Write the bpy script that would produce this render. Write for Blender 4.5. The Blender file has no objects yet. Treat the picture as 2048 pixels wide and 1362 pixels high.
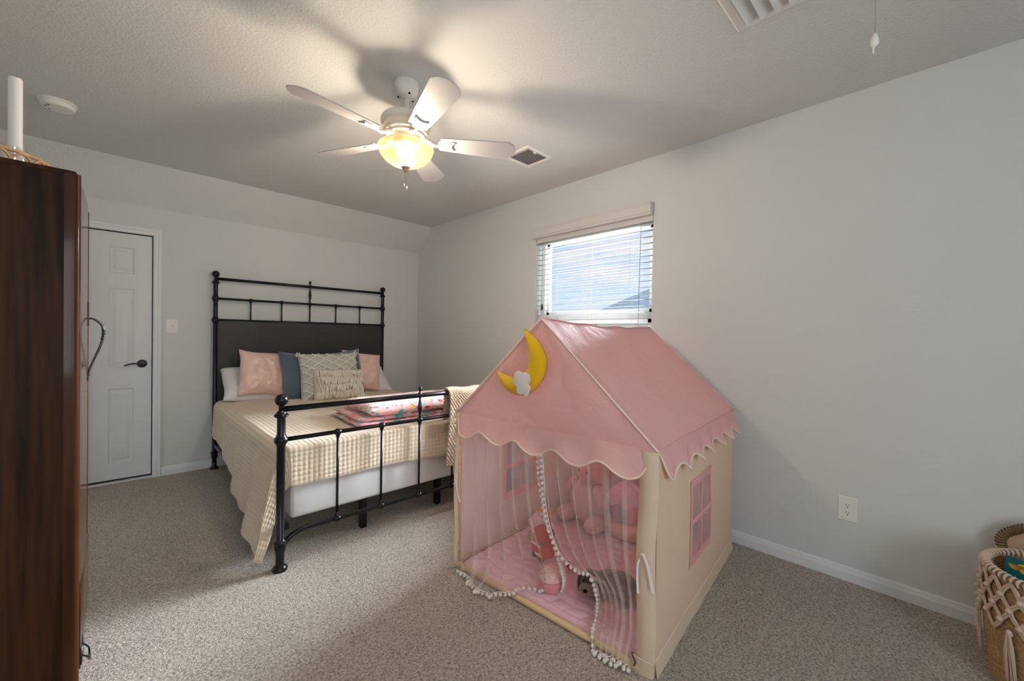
import bpy, bmesh, math, random
from mathutils import Vector, Matrix, noise
random.seed(7)
PI = math.pi
SC = bpy.context.scene
COL = SC.collection
R = math.radians

# ------------------------------------------------------------------ camera
CAM_H = 1.25
cam_d = bpy.data.cameras.new('camera')
cam = bpy.data.objects.new('camera', cam_d)
COL.objects.link(cam)
cam_d.sensor_fit = 'HORIZONTAL'
cam_d.sensor_width = 36.0
cam_d.lens = 824.58 / 2048 * 36.0
cam_d.clip_start = 0.02
cam_d.clip_end = 400
_y, _p, _r = R(46.021), R(-0.673), R(0.982)
_f = Vector((math.cos(_y) * math.cos(_p), math.sin(_y) * math.cos(_p), math.sin(_p)))
_rt = Vector((math.sin(_y), -math.cos(_y), 0))
_u = _rt.cross(_f)
_rt2 = math.cos(_r) * _rt + math.sin(_r) * _u
_u2 = -math.sin(_r) * _rt + math.cos(_r) * _u
_m = Matrix((_rt2, _u2, -_f)).transposed().to_4x4()
_m.translation = (0, 0, CAM_H)
cam.matrix_world = _m
SC.camera = cam

# ------------------------------------------------------------------ view, sampling quality
SC.view_settings.view_transform = 'Standard'
SC.view_settings.look = 'None'
SC.view_settings.gamma = 1.0
SC.view_settings.use_curve_mapping = False
SC.view_settings.exposure = 0.66
cy = SC.cycles
cy.use_denoising = True
cy.max_bounces = 10
cy.diffuse_bounces = 5
cy.glossy_bounces = 4
cy.transmission_bounces = 6
cy.transparent_max_bounces = 24
cy.caustics_reflective = False
cy.caustics_refractive = False
cy.sample_clamp_indirect = 6.0

# ------------------------------------------------------------------ room dimensions
WX = 2.768      # right wall
WY = 4.605      # back wall
LX = -0.80      # left wall
RY = -1.90      # wall behind the camera
CZ = 2.547      # ceiling
KY, KZ = 4.305, 2.268   # start of the slope / knee height
WIN = dict(y0=1.435, y1=2.575, z0=0.72, z1=2.15)      # window in the right wall
ADDED_WIN = dict(x0=-0.45, x1=0.55, z0=0.75, z1=2.15)       # added opening behind the camera for the fill lamp

# ------------------------------------------------------------------ sky
W = bpy.data.worlds.new('sky')
SC.world = W
W.use_nodes = True
nt = W.node_tree
nt.nodes.clear()
out = nt.nodes.new('ShaderNodeOutputWorld')
bg = nt.nodes.new('ShaderNodeBackground')
tc = nt.nodes.new('ShaderNodeTexCoord')
sep = nt.nodes.new('ShaderNodeSeparateXYZ')
rmp = nt.nodes.new('ShaderNodeValToRGB')
rmp.color_ramp.elements[0].position = 0.0
rmp.color_ramp.elements[0].color = (0.72, 0.86, 1.0, 1)
rmp.color_ramp.elements[1].position = 0.40
rmp.color_ramp.elements[1].color = (0.24, 0.52, 1.0, 1)
mp = nt.nodes.new('ShaderNodeMapping')
mp.inputs['Scale'].default_value = (1.6, 1.6, 6.0)
nz = nt.nodes.new('ShaderNodeTexNoise')
nz.inputs['Scale'].default_value = 2.6
nz.inputs['Detail'].default_value = 7
nz.inputs['Roughness'].default_value = 0.55
cr = nt.nodes.new('ShaderNodeValToRGB')
cr.color_ramp.elements[0].position = 0.50
cr.color_ramp.elements[0].color = (0, 0, 0, 1)
cr.color_ramp.elements[1].position = 0.68
cr.color_ramp.elements[1].color = (1, 1, 1, 1)
mx = nt.nodes.new('ShaderNodeMix')
mx.data_type = 'RGBA'
mx.inputs[7].default_value = (0.86, 0.86, 0.92, 1)
L = nt.links.new
L(tc.outputs['Generated'], sep.inputs[0])
L(sep.outputs['Z'], rmp.inputs[0])
L(tc.outputs['Generated'], mp.inputs[0])
L(mp.outputs[0], nz.inputs['Vector'])
L(nz.outputs[0], cr.inputs[0])
L(cr.outputs[0], mx.inputs[0])
L(rmp.outputs[0], mx.inputs[6])
L(mx.outputs[2], bg.inputs[0])
bg.inputs[1].default_value = 0.66
L(bg.outputs[0], out.inputs[0])

# ------------------------------------------------------------------ daylight and added fill
def light(name, kind, loc, direction, energy, color, **kw):
    d = bpy.data.lights.new(name, kind)
    d.energy = energy
    d.color = color
    for k, v in kw.items():
        setattr(d, k, v)
    o = bpy.data.objects.new(name, d)
    COL.objects.link(o)
    o.location = loc
    o.rotation_euler = Vector(direction).to_track_quat('-Z', 'Y').to_euler()
    return o

# hazy low sun outside the window in view
light('sun', 'SUN', (8, 2, 5), (-0.95, 0.10, -0.27), 54.0, (0.84, 0.93, 1.0), angle=R(44))
# area lamp added for fill, out of view in the added rear opening
light('rear_fill_light', 'AREA', ((ADDED_WIN['x0'] + ADDED_WIN['x1']) / 2, RY - 0.10, (ADDED_WIN['z0'] + ADDED_WIN['z1']) / 2),
      (0, 1, -0.05), 30.0, (0.88, 0.95, 1.0), shape='RECTANGLE', size=0.95, size_y=1.35)

# ------------------------------------------------------------------ helpers
class MB:
    """collects geometry; build() links it as one mesh object"""
    def __init__(s):
        s.v = []
        s.f = []

    def add(s, vs, fs):
        k = len(s.v)
        s.v += [tuple(p) for p in vs]
        s.f += [tuple(i + k for i in q) for q in fs]
        return s

    def box(s, x0, x1, y0, y1, z0, z1):
        vs = [(x, y, z) for x in (x0, x1) for y in (y0, y1) for z in (z0, z1)]
        return s.add(vs, [(0, 1, 3, 2), (4, 6, 7, 5), (0, 4, 5, 1), (2, 3, 7, 6), (0, 2, 6, 4), (1, 5, 7, 3)])

    def tube(s, pts, rad, seg=10, cap=True, closed=False):
        pts = [Vector(p) for p in pts]
        n = len(pts)
        if not hasattr(rad, '__len__'):
            rad = [rad] * n
        up = None
        vs, fs = [], []
        for i, p in enumerate(pts):
            if closed:
                d = pts[(i + 1) % n] - pts[i - 1]
            else:
                d = pts[min(i + 1, n - 1)] - pts[max(i - 1, 0)]
            if d.length < 1e-9:
                d = Vector((0, 0, 1))
            d.normalize()
            if up is None:
                up = Vector((0, 0, 1)) if abs(d.z) < 0.9 else Vector((1, 0, 0))
            a = d.cross(up)
            if a.length < 1e-6:
                a = d.cross(Vector((0, 1, 0.3)))
            a.normalize()
            b = a.cross(d).normalized()
            up = b
            for k in range(seg):
                t = 2 * PI * k / seg
                vs.append(p + (a * math.cos(t) + b * math.sin(t)) * rad[i])
        m = n if closed else n - 1
        for i in range(m):
            j = (i + 1) % n
            for k in range(seg):
                l = (k + 1) % seg
                fs.append((i * seg + k, i * seg + l, j * seg + l, j * seg + k))
        if cap and not closed:
            fs.append(tuple(range(seg))[::-1])
            fs.append(tuple((n - 1) * seg + k for k in range(seg)))
        return s.add(vs, fs)

    def lathe(s, prof, o=(0, 0, 0), seg=24, axis='Z', flip=False):
        vs, fs = [], []
        for r, h in prof:
            for k in range(seg):
                t = 2 * PI * k / seg
                c, d = r * math.cos(t), r * math.sin(t)
                if axis == 'Z':
                    p = (c, d, h)
                elif axis == 'Y':
                    p = (c, h, d)
                else:
                    p = (h, c, d)
                vs.append((p[0] + o[0], p[1] + o[1], p[2] + o[2]))
        for i in range(len(prof) - 1):
            for k in range(seg):
                l = (k + 1) % seg
                fs.append((i * seg + k, i * seg + l, (i + 1) * seg + l, (i + 1) * seg + k))
        if prof[0][0] > 1e-5:
            fs.append(tuple(range(seg))[::-1])
        if prof[-1][0] > 1e-5:
            fs.append(tuple((len(prof) - 1) * seg + k for k in range(seg)))
        return s.add(vs, fs)

    def ell(s, c, r, seg=20, rings=12, rot=None):
        vs, fs = [], []
        for i in range(rings + 1):
            th = PI * i / rings
            for k in range(seg):
                t = 2 * PI * k / seg
                p = Vector((r[0] * math.sin(th) * math.cos(t), r[1] * math.sin(th) * math.sin(t), r[2] * math.cos(th)))
                if rot is not None:
                    p = rot @ p
                vs.append(p + Vector(c))
        for i in range(rings):
            for k in range(seg):
                l = (k + 1) % seg
                fs.append((i * seg + k, (i + 1) * seg + k, (i + 1) * seg + l, i * seg + l))
        return s.add(vs, fs)

    def grid(s, nu, nv, fn, wrap_u=False):
        vs = [fn(i / (nu if wrap_u else nu - 1), j / (nv - 1)) for j in range(nv) for i in range(nu)]
        fs = []
        for j in range(nv - 1):
            for i in range(nu if wrap_u else nu - 1):
                k = (i + 1) % nu
                fs.append((j * nu + i, j * nu + k, (j + 1) * nu + k, (j + 1) * nu + i))
        return s.add(vs, fs)

    def prism(s, poly, fn0, fn1):
        """extrude a 2d outline: fn0 / fn1 map (a, b) to the two faces"""
        n = len(poly)
        vs = [fn0(*p) for p in poly] + [fn1(*p) for p in poly]
        fs = [tuple(range(n))[::-1], tuple(range(n, 2 * n))]
        fs += [(i, (i + 1) % n, n + (i + 1) % n, n + i) for i in range(n)]
        return s.add(vs, fs)

    def build(s, name, mat, parent=None, smooth=True, bevel=0, bseg=2, world=True, weld=False, auto=None):
        xs = [p[0] for p in s.v]; ys = [p[1] for p in s.v]; zs = [p[2] for p in s.v]
        c = Vector(((min(xs) + max(xs)) / 2, (min(ys) + max(ys)) / 2, min(zs)))
        me = bpy.data.meshes.new(name)
        me.from_pydata([(p[0] - c.x, p[1] - c.y, p[2] - c.z) for p in s.v], [], s.f)
        bm = bmesh.new()
        bm.from_mesh(me)
        bmesh.ops.remove_doubles(bm, verts=bm.verts, dist=1e-5)
        bmesh.ops.recalc_face_normals(bm, faces=bm.faces)
        if bevel:
            ed = [e for e in bm.edges if len(e.link_faces) == 2 and e.calc_face_angle(0) > R(35)]
            bmesh.ops.bevel(bm, geom=ed, offset=bevel, segments=bseg, profile=0.5, affect='EDGES', clamp_overlap=True)
        bm.to_mesh(me)
        bm.free()
        if smooth:
            for p in me.polygons:
                p.use_smooth = True
            if auto is not None or bevel:
                me.set_sharp_from_angle(angle=R(auto or 40))
        o = bpy.data.objects.new(name, me)
        COL.objects.link(o)
        if mat:
            me.materials.append(mat)
        o.location = c
        if parent is not None:
            o.parent = parent
            if world:
                q = parent
                while q is not None:
                    o.location = Vector(o.location) - Vector(q.location)
                    q = q.parent
        return o


def tag(o, label=None, cat=None, group=None, kind=None):
    if label: o['label'] = label
    if cat: o['category'] = cat
    if group: o['group'] = group
    if kind: o['kind'] = kind
    return o


def thing(name, label, cat, loc=(0, 0, 0), rotz=0, group=None, kind=None):
    o = bpy.data.objects.new(name, None)
    COL.objects.link(o)
    o.empty_display_size = 0.1
    o.location = loc
    o.rotation_euler = (0, 0, rotz)
    return tag(o, label, cat, group, kind)


def dup(o, parent, loc):
    c = o.copy()
    COL.objects.link(c)
    c.parent = parent
    c.location = loc
    return c


def smooth01(t):
    t = max(0.0, min(1.0, t))
    return t * t * (3 - 2 * t)


def lerp(a, b, t):
    return a + (b - a) * t


def path(pts, t):
    """Catmull-Rom through pts, t in 0..1"""
    n = len(pts) - 1
    x = max(0.0, min(1.0, t)) * n
    i = min(int(x), n - 1)
    f = x - i
    P = [Vector(pts[max(0, min(n, i + k))]) for k in (-1, 0, 1, 2)]
    return 0.5 * ((2 * P[1]) + (-P[0] + P[2]) * f + (2 * P[0] - 5 * P[1] + 4 * P[2] - P[3]) * f * f +
                  (-P[0] + 3 * P[1] - 3 * P[2] + P[3]) * f * f * f)


# ------------------------------------------------------------------ materials
def mat(name, col, rough=0.6, spec=0.5, metal=0.0, bump=None, var=None, coat=0.0, sheen=0.0, stretch=None, trans=0.0, ior=1.45):
    m = bpy.data.materials.new(name)
    m.use_nodes = True
    t = m.node_tree
    b = t.nodes['Principled BSDF']
    b.inputs['Base Color'].default_value = (*col, 1)
    b.inputs['Roughness'].default_value = rough
    b.inputs['Specular IOR Level'].default_value = spec
    b.inputs['Metallic'].default_value = metal
    b.inputs['Coat Weight'].default_value = coat
    b.inputs['Coat Roughness'].default_value = 0.08
    b.inputs['Sheen Weight'].default_value = sheen
    b.inputs['Transmission Weight'].default_value = trans
    b.inputs['IOR'].default_value = ior
    tcn = t.nodes.new('ShaderNodeTexCoord')
    src = tcn.outputs['Object']
    if stretch:
        mpn = t.nodes.new('ShaderNodeMapping')
        mpn.inputs['Scale'].default_value = stretch
        t.links.new(src, mpn.inputs[0])
        src = mpn.outputs[0]
    if var:   # (scale, second colour, detail)
        n = t.nodes.new('ShaderNodeTexNoise')
        n.inputs['Scale'].default_value = var[0]
        n.inputs['Detail'].default_value = var[2] if len(var) > 2 else 4
        t.links.new(src, n.inputs['Vector'])
        r = t.nodes.new('ShaderNodeValToRGB')
        r.color_ramp.elements[0].position = 0.35
        r.color_ramp.elements[0].color = (*col, 1)
        r.color_ramp.elements[1].position = 0.65
        r.color_ramp.elements[1].color = (*var[1], 1)
        t.links.new(n.outputs[0], r.inputs[0])
        t.links.new(r.outputs[0], b.inputs['Base Color'])
    if bump:  # (scale, strength, distance)
        n = t.nodes.new('ShaderNodeTexNoise')
        n.inputs['Scale'].default_value = bump[0]
        n.inputs['Detail'].default_value = 5
        t.links.new(src, n.inputs['Vector'])
        u = t.nodes.new('ShaderNodeBump')
        u.inputs['Strength'].default_value = bump[1]
        u.inputs['Distance'].default_value = bump[2]
        t.links.new(n.outputs[0], u.inputs['Height'])
        t.links.new(u.outputs[0], b.inputs['Normal'])
    return m


def cloth(name, col, transl=0.35, alpha=0.0, bump=None, tcol=None, satin=0.0):
    """thin fabric: diffuse + translucent (+ open weave)"""
    m = bpy.data.materials.new(name)
    m.use_nodes = True
    t = m.node_tree
    t.nodes.clear()
    o = t.nodes.new('ShaderNodeOutputMaterial')
    d = t.nodes.new('ShaderNodeBsdfDiffuse')
    d.inputs[0].default_value = (*col, 1)
    k = t.nodes.new('ShaderNodeBsdfTranslucent')
    k.inputs[0].default_value = (*(tcol or col), 1)
    x = t.nodes.new('ShaderNodeMixShader')
    x.inputs[0].default_value = transl
    t.links.new(d.outputs[0], x.inputs[1])
    t.links.new(k.outputs[0], x.inputs[2])
    last = x
    gl = None
    if satin:
        gl = t.nodes.new('ShaderNodeBsdfGlossy')
        gl.inputs['Roughness'].default_value = 0.48
        gl.inputs[0].default_value = (0.95, 0.92, 0.95, 1)
        sx = t.nodes.new('ShaderNodeMixShader')
        sx.inputs[0].default_value = satin
        t.links.new(x.outputs[0], sx.inputs[1])
        t.links.new(gl.outputs[0], sx.inputs[2])
        last = x = sx
    if alpha:
        tr = t.nodes.new('ShaderNodeBsdfTransparent')
        y = t.nodes.new('ShaderNodeMixShader')
        y.inputs[0].default_value = alpha
        t.links.new(x.outputs[0], y.inputs[1])
        t.links.new(tr.outputs[0], y.inputs[2])
        last = y
    if bump:
        tcn = t.nodes.new('ShaderNodeTexCoord')
        n = t.nodes.new('ShaderNodeTexNoise')
        n.inputs['Scale'].default_value = bump[0]
        n.inputs['Detail'].default_value = 3
        t.links.new(tcn.outputs['Object'], n.inputs['Vector'])
        u = t.nodes.new('ShaderNodeBump')
        u.inputs['Strength'].default_value = bump[1]
        u.inputs['Distance'].default_value = bump[2]
        t.links.new(n.outputs[0], u.inputs['Height'])
        t.links.new(u.outputs[0], d.inputs['Normal'])
        t.links.new(u.outputs[0], k.inputs['Normal'])
        if gl: t.links.new(u.outputs[0], gl.inputs['Normal'])
    t.links.new(last.outputs[0], o.inputs[0])
    return m


M = {}
M['wall'] = mat('painted_wall', (0.645, 0.655, 0.645), 0.75, 0.3, bump=(55, 0.10, 0.01))
M['ceiling'] = mat('textured_ceiling', (0.668, 0.675, 0.662), 0.85, 0.2, bump=(75, 0.35, 0.012))
M['trim'] = mat('white_trim_paint', (0.74, 0.76, 0.78), 0.4, 0.4)
M['door'] = mat('white_door_paint', (0.70, 0.71, 0.72), 0.45, 0.4)
M['white'] = mat('white_plastic', (0.78, 0.77, 0.74), 0.4, 0.4)
M['vinyl'] = mat('white_vinyl', (0.82, 0.82, 0.80), 0.35, 0.4)
M['slat'] = mat('white_blind_slat', (0.62, 0.615, 0.60), 0.4, 0.4)
M['dark_gap'] = mat('black_shadow_gap', (0.008, 0.008, 0.008), 0.9, 0.1)
M['bronze'] = mat('oil_rubbed_bronze', (0.012, 0.011, 0.010), 0.32, 0.6, coat=0.2)
M['iron'] = mat('black_bed_iron', (0.005, 0.005, 0.007), 0.27, 0.32, coat=0.12)
M['headpanel'] = mat('dark_head_panel', (0.022, 0.019, 0.016), 0.42, 0.5, var=(6, (0.030, 0.026, 0.022)))
M['brown_tin'] = mat('brass_hardware', (0.10, 0.06, 0.035), 0.35, 0.5, metal=0.7)
M['fan'] = mat('fan_white_enamel', (0.80, 0.76, 0.70), 0.4, 0.4)
M['blade'] = mat('fan_blade', (0.48, 0.47, 0.475), 0.5, 0.3)
M['nickel'] = mat('brushed_finial', (0.42, 0.33, 0.24), 0.35, 0.5, metal=0.6)
M['quilt'] = mat('cream_quilt', (0.66, 0.54, 0.40), 0.9, 0.1, sheen=0.3, bump=(220, 0.2, 0.004))
M['sheet'] = mat('white_base_fabric', (0.74, 0.72, 0.70), 0.9, 0.1, bump=(400, 0.15, 0.002))
M['white_pillow'] = mat('white_pillowcase', (0.80, 0.80, 0.79), 0.85, 0.15, bump=(25, 0.25, 0.01))
M['satin'] = mat('blush_satin', (0.82, 0.55, 0.47), 0.26, 0.9, sheen=0.5, bump=(7, 0.6, 0.05))
M['blue'] = mat('blue_grey_quilted_cotton', (0.095, 0.125, 0.165), 0.85, 0.15, sheen=0.5, bump=(35, 0.5, 0.008), stretch=(0.6, 1, 4))
M['linen'] = mat('grey_linen', (0.50, 0.50, 0.46), 0.95, 0.1, bump=(300, 0.3, 0.003))
M['cord_cream'] = mat('cream_wool_cord', (0.74, 0.69, 0.58), 0.95, 0.1, bump=(350, 0.5, 0.004))
M['fringe'] = mat('cream_fringe', (0.64, 0.54, 0.40), 0.95, 0.1, var=(38, (0.84, 0.81, 0.75)), stretch=(1, 1, 0.12))
M['knit'] = mat('oatmeal_knit', (0.52, 0.38, 0.26), 0.95, 0.1, var=(70, (0.66, 0.55, 0.44)), bump=(260, 0.5, 0.004))
M['wood_pole'] = mat('pine_dowel', (0.72, 0.52, 0.30), 0.55, 0.3, var=(12, (0.60, 0.40, 0.22)), stretch=(0.1, 4, 4))
M['pink'] = cloth('pink_canvas', (0.95, 0.555, 0.535), 0.34, bump=(7, 0.45, 0.035), satin=0.11)
M['cream'] = cloth('cream_canvas', (0.86, 0.73, 0.56), 0.30, bump=(8, 0.2, 0.02), tcol=(0.80, 0.55, 0.42))
M['blush_canvas'] = cloth('blush_canvas', (0.88, 0.70, 0.66), 0.45, bump=(8, 0.2, 0.02))
M['peach_piping'] = mat('peach_piping', (0.88, 0.66, 0.58), 0.85, 0.1)
M['piping'] = mat('cream_piping', (0.84, 0.70, 0.58), 0.8, 0.2)
M['white_ribbon'] = mat('white_ribbon', (0.80, 0.80, 0.80), 0.6, 0.3)
M['tulle'] = cloth('white_tulle', (0.92, 0.84, 0.80), 0.5, alpha=0.765)
M['pom'] = mat('white_pompom', (0.82, 0.76, 0.70), 0.95, 0.1, bump=(400, 0.6, 0.004))
M['mat'] = mat('pink_quilted_mat', (0.80, 0.52, 0.59), 0.85, 0.15, sheen=0.4, bump=(60, 0.3, 0.006))
M['film'] = cloth('clear_window_film', (0.92, 0.86, 0.90), 0.4, alpha=0.60)
M['moon'] = mat('yellow_felt', (0.80, 0.46, 0.01), 0.85, 0.15, sheen=0.2, bump=(120, 0.15, 0.004))
M['cloud'] = mat('white_felt', (0.74, 0.70, 0.64), 0.95, 0.1, bump=(250, 0.3, 0.003))
M['candle'] = mat('white_wax', (0.82, 0.80, 0.76), 0.45, 0.4)
M['rattan'] = mat('rattan', (0.50, 0.27, 0.12), 0.5, 0.4, var=(30, (0.62, 0.40, 0.22)))
M['seagrass'] = mat('woven_seagrass', (0.34, 0.20, 0.09), 0.8, 0.2, var=(90, (0.50, 0.32, 0.16)), bump=(180, 0.7, 0.006))
M['macrame'] = mat('cotton_macrame', (0.60, 0.46, 0.37), 0.9, 0.1, bump=(300, 0.4, 0.003))
M['tan'] = mat('tan_panel', (0.46, 0.32, 0.22), 0.7, 0.2)
M['teal'] = mat('teal_book_cover', (0.005, 0.12, 0.14), 0.35, 0.5)
M['paper'] = mat('book_paper', (0.65, 0.62, 0.56), 0.8, 0.2)


def wood(name, a, b, rough, coat):
    m = mat(name, a, rough, 0.14, coat=coat, stretch=(14, 14, 0.8), var=(3.0, b, 8))
    return m


M['mahogany'] = wood('dark_mahogany', (0.016, 0.0055, 0.002), (0.052, 0.020, 0.006), 0.5, 0.0)
M['mahogany_stile'] = wood('red_brown_stile', (0.038, 0.0105, 0.0035), (0.062, 0.019, 0.006), 0.40, 0.12)


def glow(name, col, strength):
    m = bpy.data.materials.new(name)
    m.use_nodes = True
    t = m.node_tree
    b = t.nodes['Principled BSDF']
    b.inputs['Base Color'].default_value = (0.9, 0.75, 0.5, 1)
    b.inputs['Roughness'].default_value = 0.4
    b.inputs['Emission Color'].default_value = (*col, 1)
    b.inputs['Emission Strength'].default_value = strength
    return m


def pane_glass():
    m = bpy.data.materials.new('window_glass')
    m.use_nodes = True
    t = m.node_tree
    t.nodes.clear()
    o = t.nodes.new('ShaderNodeOutputMaterial')
    a = t.nodes.new('ShaderNodeBsdfTransparent')
    g = t.nodes.new('ShaderNodeBsdfGlossy')
    g.inputs['Roughness'].default_value = 0.02
    x = t.nodes.new('ShaderNodeMixShader')
    x.inputs[0].default_value = 0.04
    t.links.new(a.outputs[0], x.inputs[1])
    t.links.new(g.outputs[0], x.inputs[2])
    t.links.new(x.outputs[0], o.inputs[0])
    return m


M['pane'] = pane_glass()
M['glass'] = pane_glass()
M['glass'].name = 'clear_cup_glass'
[n for n in M['glass'].node_tree.nodes if n.type == 'MIX_SHADER'][0].inputs[0].default_value = 0.16


def carpet_mat():
    m = bpy.data.materials.new('beige_cut_pile_carpet')
    m.use_nodes = True
    t = m.node_tree
    b = t.nodes['Principled BSDF']
    b.inputs['Roughness'].default_value = 1.0
    b.inputs['Specular IOR Level'].default_value = 0.05
    b.inputs['Sheen Weight'].default_value = 0.15
    tcn = t.nodes.new('ShaderNodeTexCoord')
    n1 = t.nodes.new('ShaderNodeTexNoise')
    n1.inputs['Scale'].default_value = 115
    n1.inputs['Detail'].default_value = 3
    n1.inputs['Roughness'].default_value = 0.6
    n1.inputs['Distortion'].default_value = 0.6
    n2 = t.nodes.new('ShaderNodeTexNoise')
    n2.inputs['Scale'].default_value = 3.0
    n2.inputs['Detail'].default_value = 4
    r = t.nodes.new('ShaderNodeValToRGB')
    e = r.color_ramp.elements
    e[0].position = 0.34
    e[0].color = (0.225, 0.185, 0.150, 1)
    e[1].position = 0.62
    e[1].color = (0.595, 0.525, 0.455, 1)
    r2 = t.nodes.new('ShaderNodeValToRGB')
    r2.color_ramp.elements[0].position = 0.3
    r2.color_ramp.elements[0].color = (0.88, 0.88, 0.88, 1)
    r2.color_ramp.elements[1].position = 0.7
    r2.color_ramp.elements[1].color = (1, 1, 1, 1)
    x = t.nodes.new('ShaderNodeMix')
    x.data_type = 'RGBA'
    x.blend_type = 'MULTIPLY'
    x.inputs[0].default_value = 1.0
    u = t.nodes.new('ShaderNodeBump')
    u.inputs['Strength'].default_value = 0.75
    u.inputs['Distance'].default_value = 0.012
    k = t.links.new
    k(tcn.outputs['Object'], n1.inputs['Vector'])
    k(tcn.outputs['Object'], n2.inputs['Vector'])
    k(n1.outputs[0], r.inputs[0])
    k(n2.outputs[0], r2.inputs[0])
    k(r.outputs[0], x.inputs[6])
    k(r2.outputs[0], x.inputs[7])
    k(x.outputs[2], b.inputs['Base Color'])
    k(n1.outputs[0], u.inputs['Height'])
    k(u.outputs[0], b.inputs['Normal'])
    return m


M['carpet'] = carpet_mat()


def floral_mat():
    """printed fleece: pink ground, scattered teal, red, yellow and white petals"""
    m = bpy.data.materials.new('floral_fleece')
    m.use_nodes = True
    t = m.node_tree
    b = t.nodes['Principled BSDF']
    b.inputs['Roughness'].default_value = 0.95
    b.inputs['Sheen Weight'].default_value = 0.4
    tcn = t.nodes.new('ShaderNodeTexCoord')
    k = t.links.new
    prev = None
    base = (0.74, 0.36, 0.36, 1)
    for i, (sc, lim, stops) in enumerate((
            (9.0, 0.40, [(0.74, 0.56, 0.53, 1), (0.72, 0.33, 0.33, 1), (0.74, 0.64, 0.61, 1), (0.74, 0.44, 0.42, 1)]),
            (17.0, 0.42, [(0.05, 0.42, 0.38, 1), (0.70, 0.03, 0.08, 1), (0.80, 0.42, 0.03, 1), (0.86, 0.82, 0.80, 1), (0.16, 0.55, 0.52, 1), (0.80, 0.20, 0.28, 1)]),
            (30.0, 0.28, [(0.70, 0.04, 0.12, 1), (0.82, 0.55, 0.06, 1), (0.03, 0.30, 0.26, 1), (0.02, 0.03, 0.03, 1)]))):
        mpn = t.nodes.new('ShaderNodeMapping')
        mpn.inputs['Location'].default_value = (i * 3.1, i * 1.7, 0)
        mpn.inputs['Scale'].default_value = (1.0, 1.0 + 0.5 * i, 1.3)
        v = t.nodes.new('ShaderNodeTexVoronoi')
        v.inputs['Scale'].default_value = sc
        k(tcn.outputs['Object'], mpn.inputs[0])
        k(mpn.outputs[0], v.inputs['Vector'])
        s = t.nodes.new('ShaderNodeSeparateColor')
        k(v.outputs['Color'], s.inputs[0])
        r = t.nodes.new('ShaderNodeValToRGB')
        r.color_ramp.interpolation = 'CONSTANT'
        el = r.color_ramp.elements
        while len(el) < len(stops):
            el.new(0.5)
        for q, c in enumerate(stops):
            el[q].position = q / len(stops)
            el[q].color = c
        k(s.outputs[0], r.inputs[0])
        lt = t.nodes.new('ShaderNodeMath')
        lt.operation = 'LESS_THAN'
        lt.inputs[1].default_value = lim
        k(v.outputs['Distance'], lt.inputs[0])
        g = t.nodes.new('ShaderNodeMath')
        g.operation = 'GREATER_THAN'
        g.inputs[1].default_value = 0.30 if i else 0.0
        k(s.outputs[1], g.inputs[0])
        ml = t.nodes.new('ShaderNodeMath')
        ml.operation = 'MULTIPLY'
        k(lt.outputs[0], ml.inputs[0])
        k(g.outputs[0], ml.inputs[1])
        x = t.nodes.new('ShaderNodeMix')
        x.data_type = 'RGBA'
        k(ml.outputs[0], x.inputs[0])
        if prev is None:
            x.inputs[6].default_value = base
        else:
            k(prev.outputs[2], x.inputs[6])
        k(r.outputs[0], x.inputs[7])
        prev = x
    k(prev.outputs[2], b.inputs['Base Color'])
    return m


M['floral'] = floral_mat()

# ================================================================== THE ROOM
def struct(name, mb, m, smooth=False, label=None, **kw):
    o = mb.build(name, m, smooth=smooth, **kw)
    o['kind'] = 'structure'
    if label: o['label'] = label
    return o


T = 0.14
o = struct('floor', MB().box(LX - T, WX + T, RY - T, WY + T, -0.12, 0.0), M['carpet'], label='beige cut pile carpet covering the bedroom floor')
c = MB().box(LX - T, WX + T, RY - T, KY, CZ, CZ + 0.12)
c.add([(LX - T, KY, CZ), (WX + T, KY, CZ), (WX + T, WY, KZ), (LX - T, WY, KZ),
       (LX - T, KY, CZ + .12), (WX + T, KY, CZ + .12), (WX + T, WY + .12, KZ + .12), (LX - T, WY + .12, KZ + .12)],
      [(0, 1, 2, 3), (4, 7, 6, 5), (3, 2, 6, 7), (0, 4, 5, 1), (0, 3, 7, 4), (1, 5, 6, 2)])
struct('ceiling', c, M['ceiling'], label='textured off-white ceiling sloping down to the bed wall')

DX0, DX1 = -0.148, 0.228       # narrow door leaf
DZ1 = 2.027
w = MB().box(LX - T, DX0 - .012, WY, WY + T, 0, CZ).box(DX1 + .012, WX + T, WY, WY + T, 0, CZ).box(DX0 - .012, DX1 + .012, WY, WY + T, DZ1 + .012, CZ)
w.box(DX0 - .012, DX1 + .012, WY + T - .01, WY + T, 0, DZ1 + .012)
struct('wall_back', w, M['wall'], label='light grey wall behind the bed')
y0, y1, z0, z1 = WIN['y0'], WIN['y1'], WIN['z0'], WIN['z1']
w = MB().box(WX, WX + T, RY, y0, 0, CZ).box(WX, WX + T, y1, WY, 0, CZ).box(WX, WX + T, y0, y1, 0, z0).box(WX, WX + T, y0, y1, z1, CZ)
struct('wall_right', w, M['wall'], label='light grey wall with the window')
struct('wall_left', MB().box(LX - T, LX, RY, WY, 0, CZ), M['wall'], label='light grey wall behind the wardrobe')
x0, x1 = ADDED_WIN['x0'], ADDED_WIN['x1']
rz0, rz1 = ADDED_WIN['z0'], ADDED_WIN['z1']
w = MB().box(LX - T, x0, RY - T, RY, 0, CZ).box(x1, WX + T, RY - T, RY, 0, CZ).box(x0, x1, RY - T, RY, 0, rz0).box(x0, x1, RY - T, RY, rz1, CZ)
struct('wall_rear', w, M['wall'], label='light grey wall behind the camera')

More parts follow.
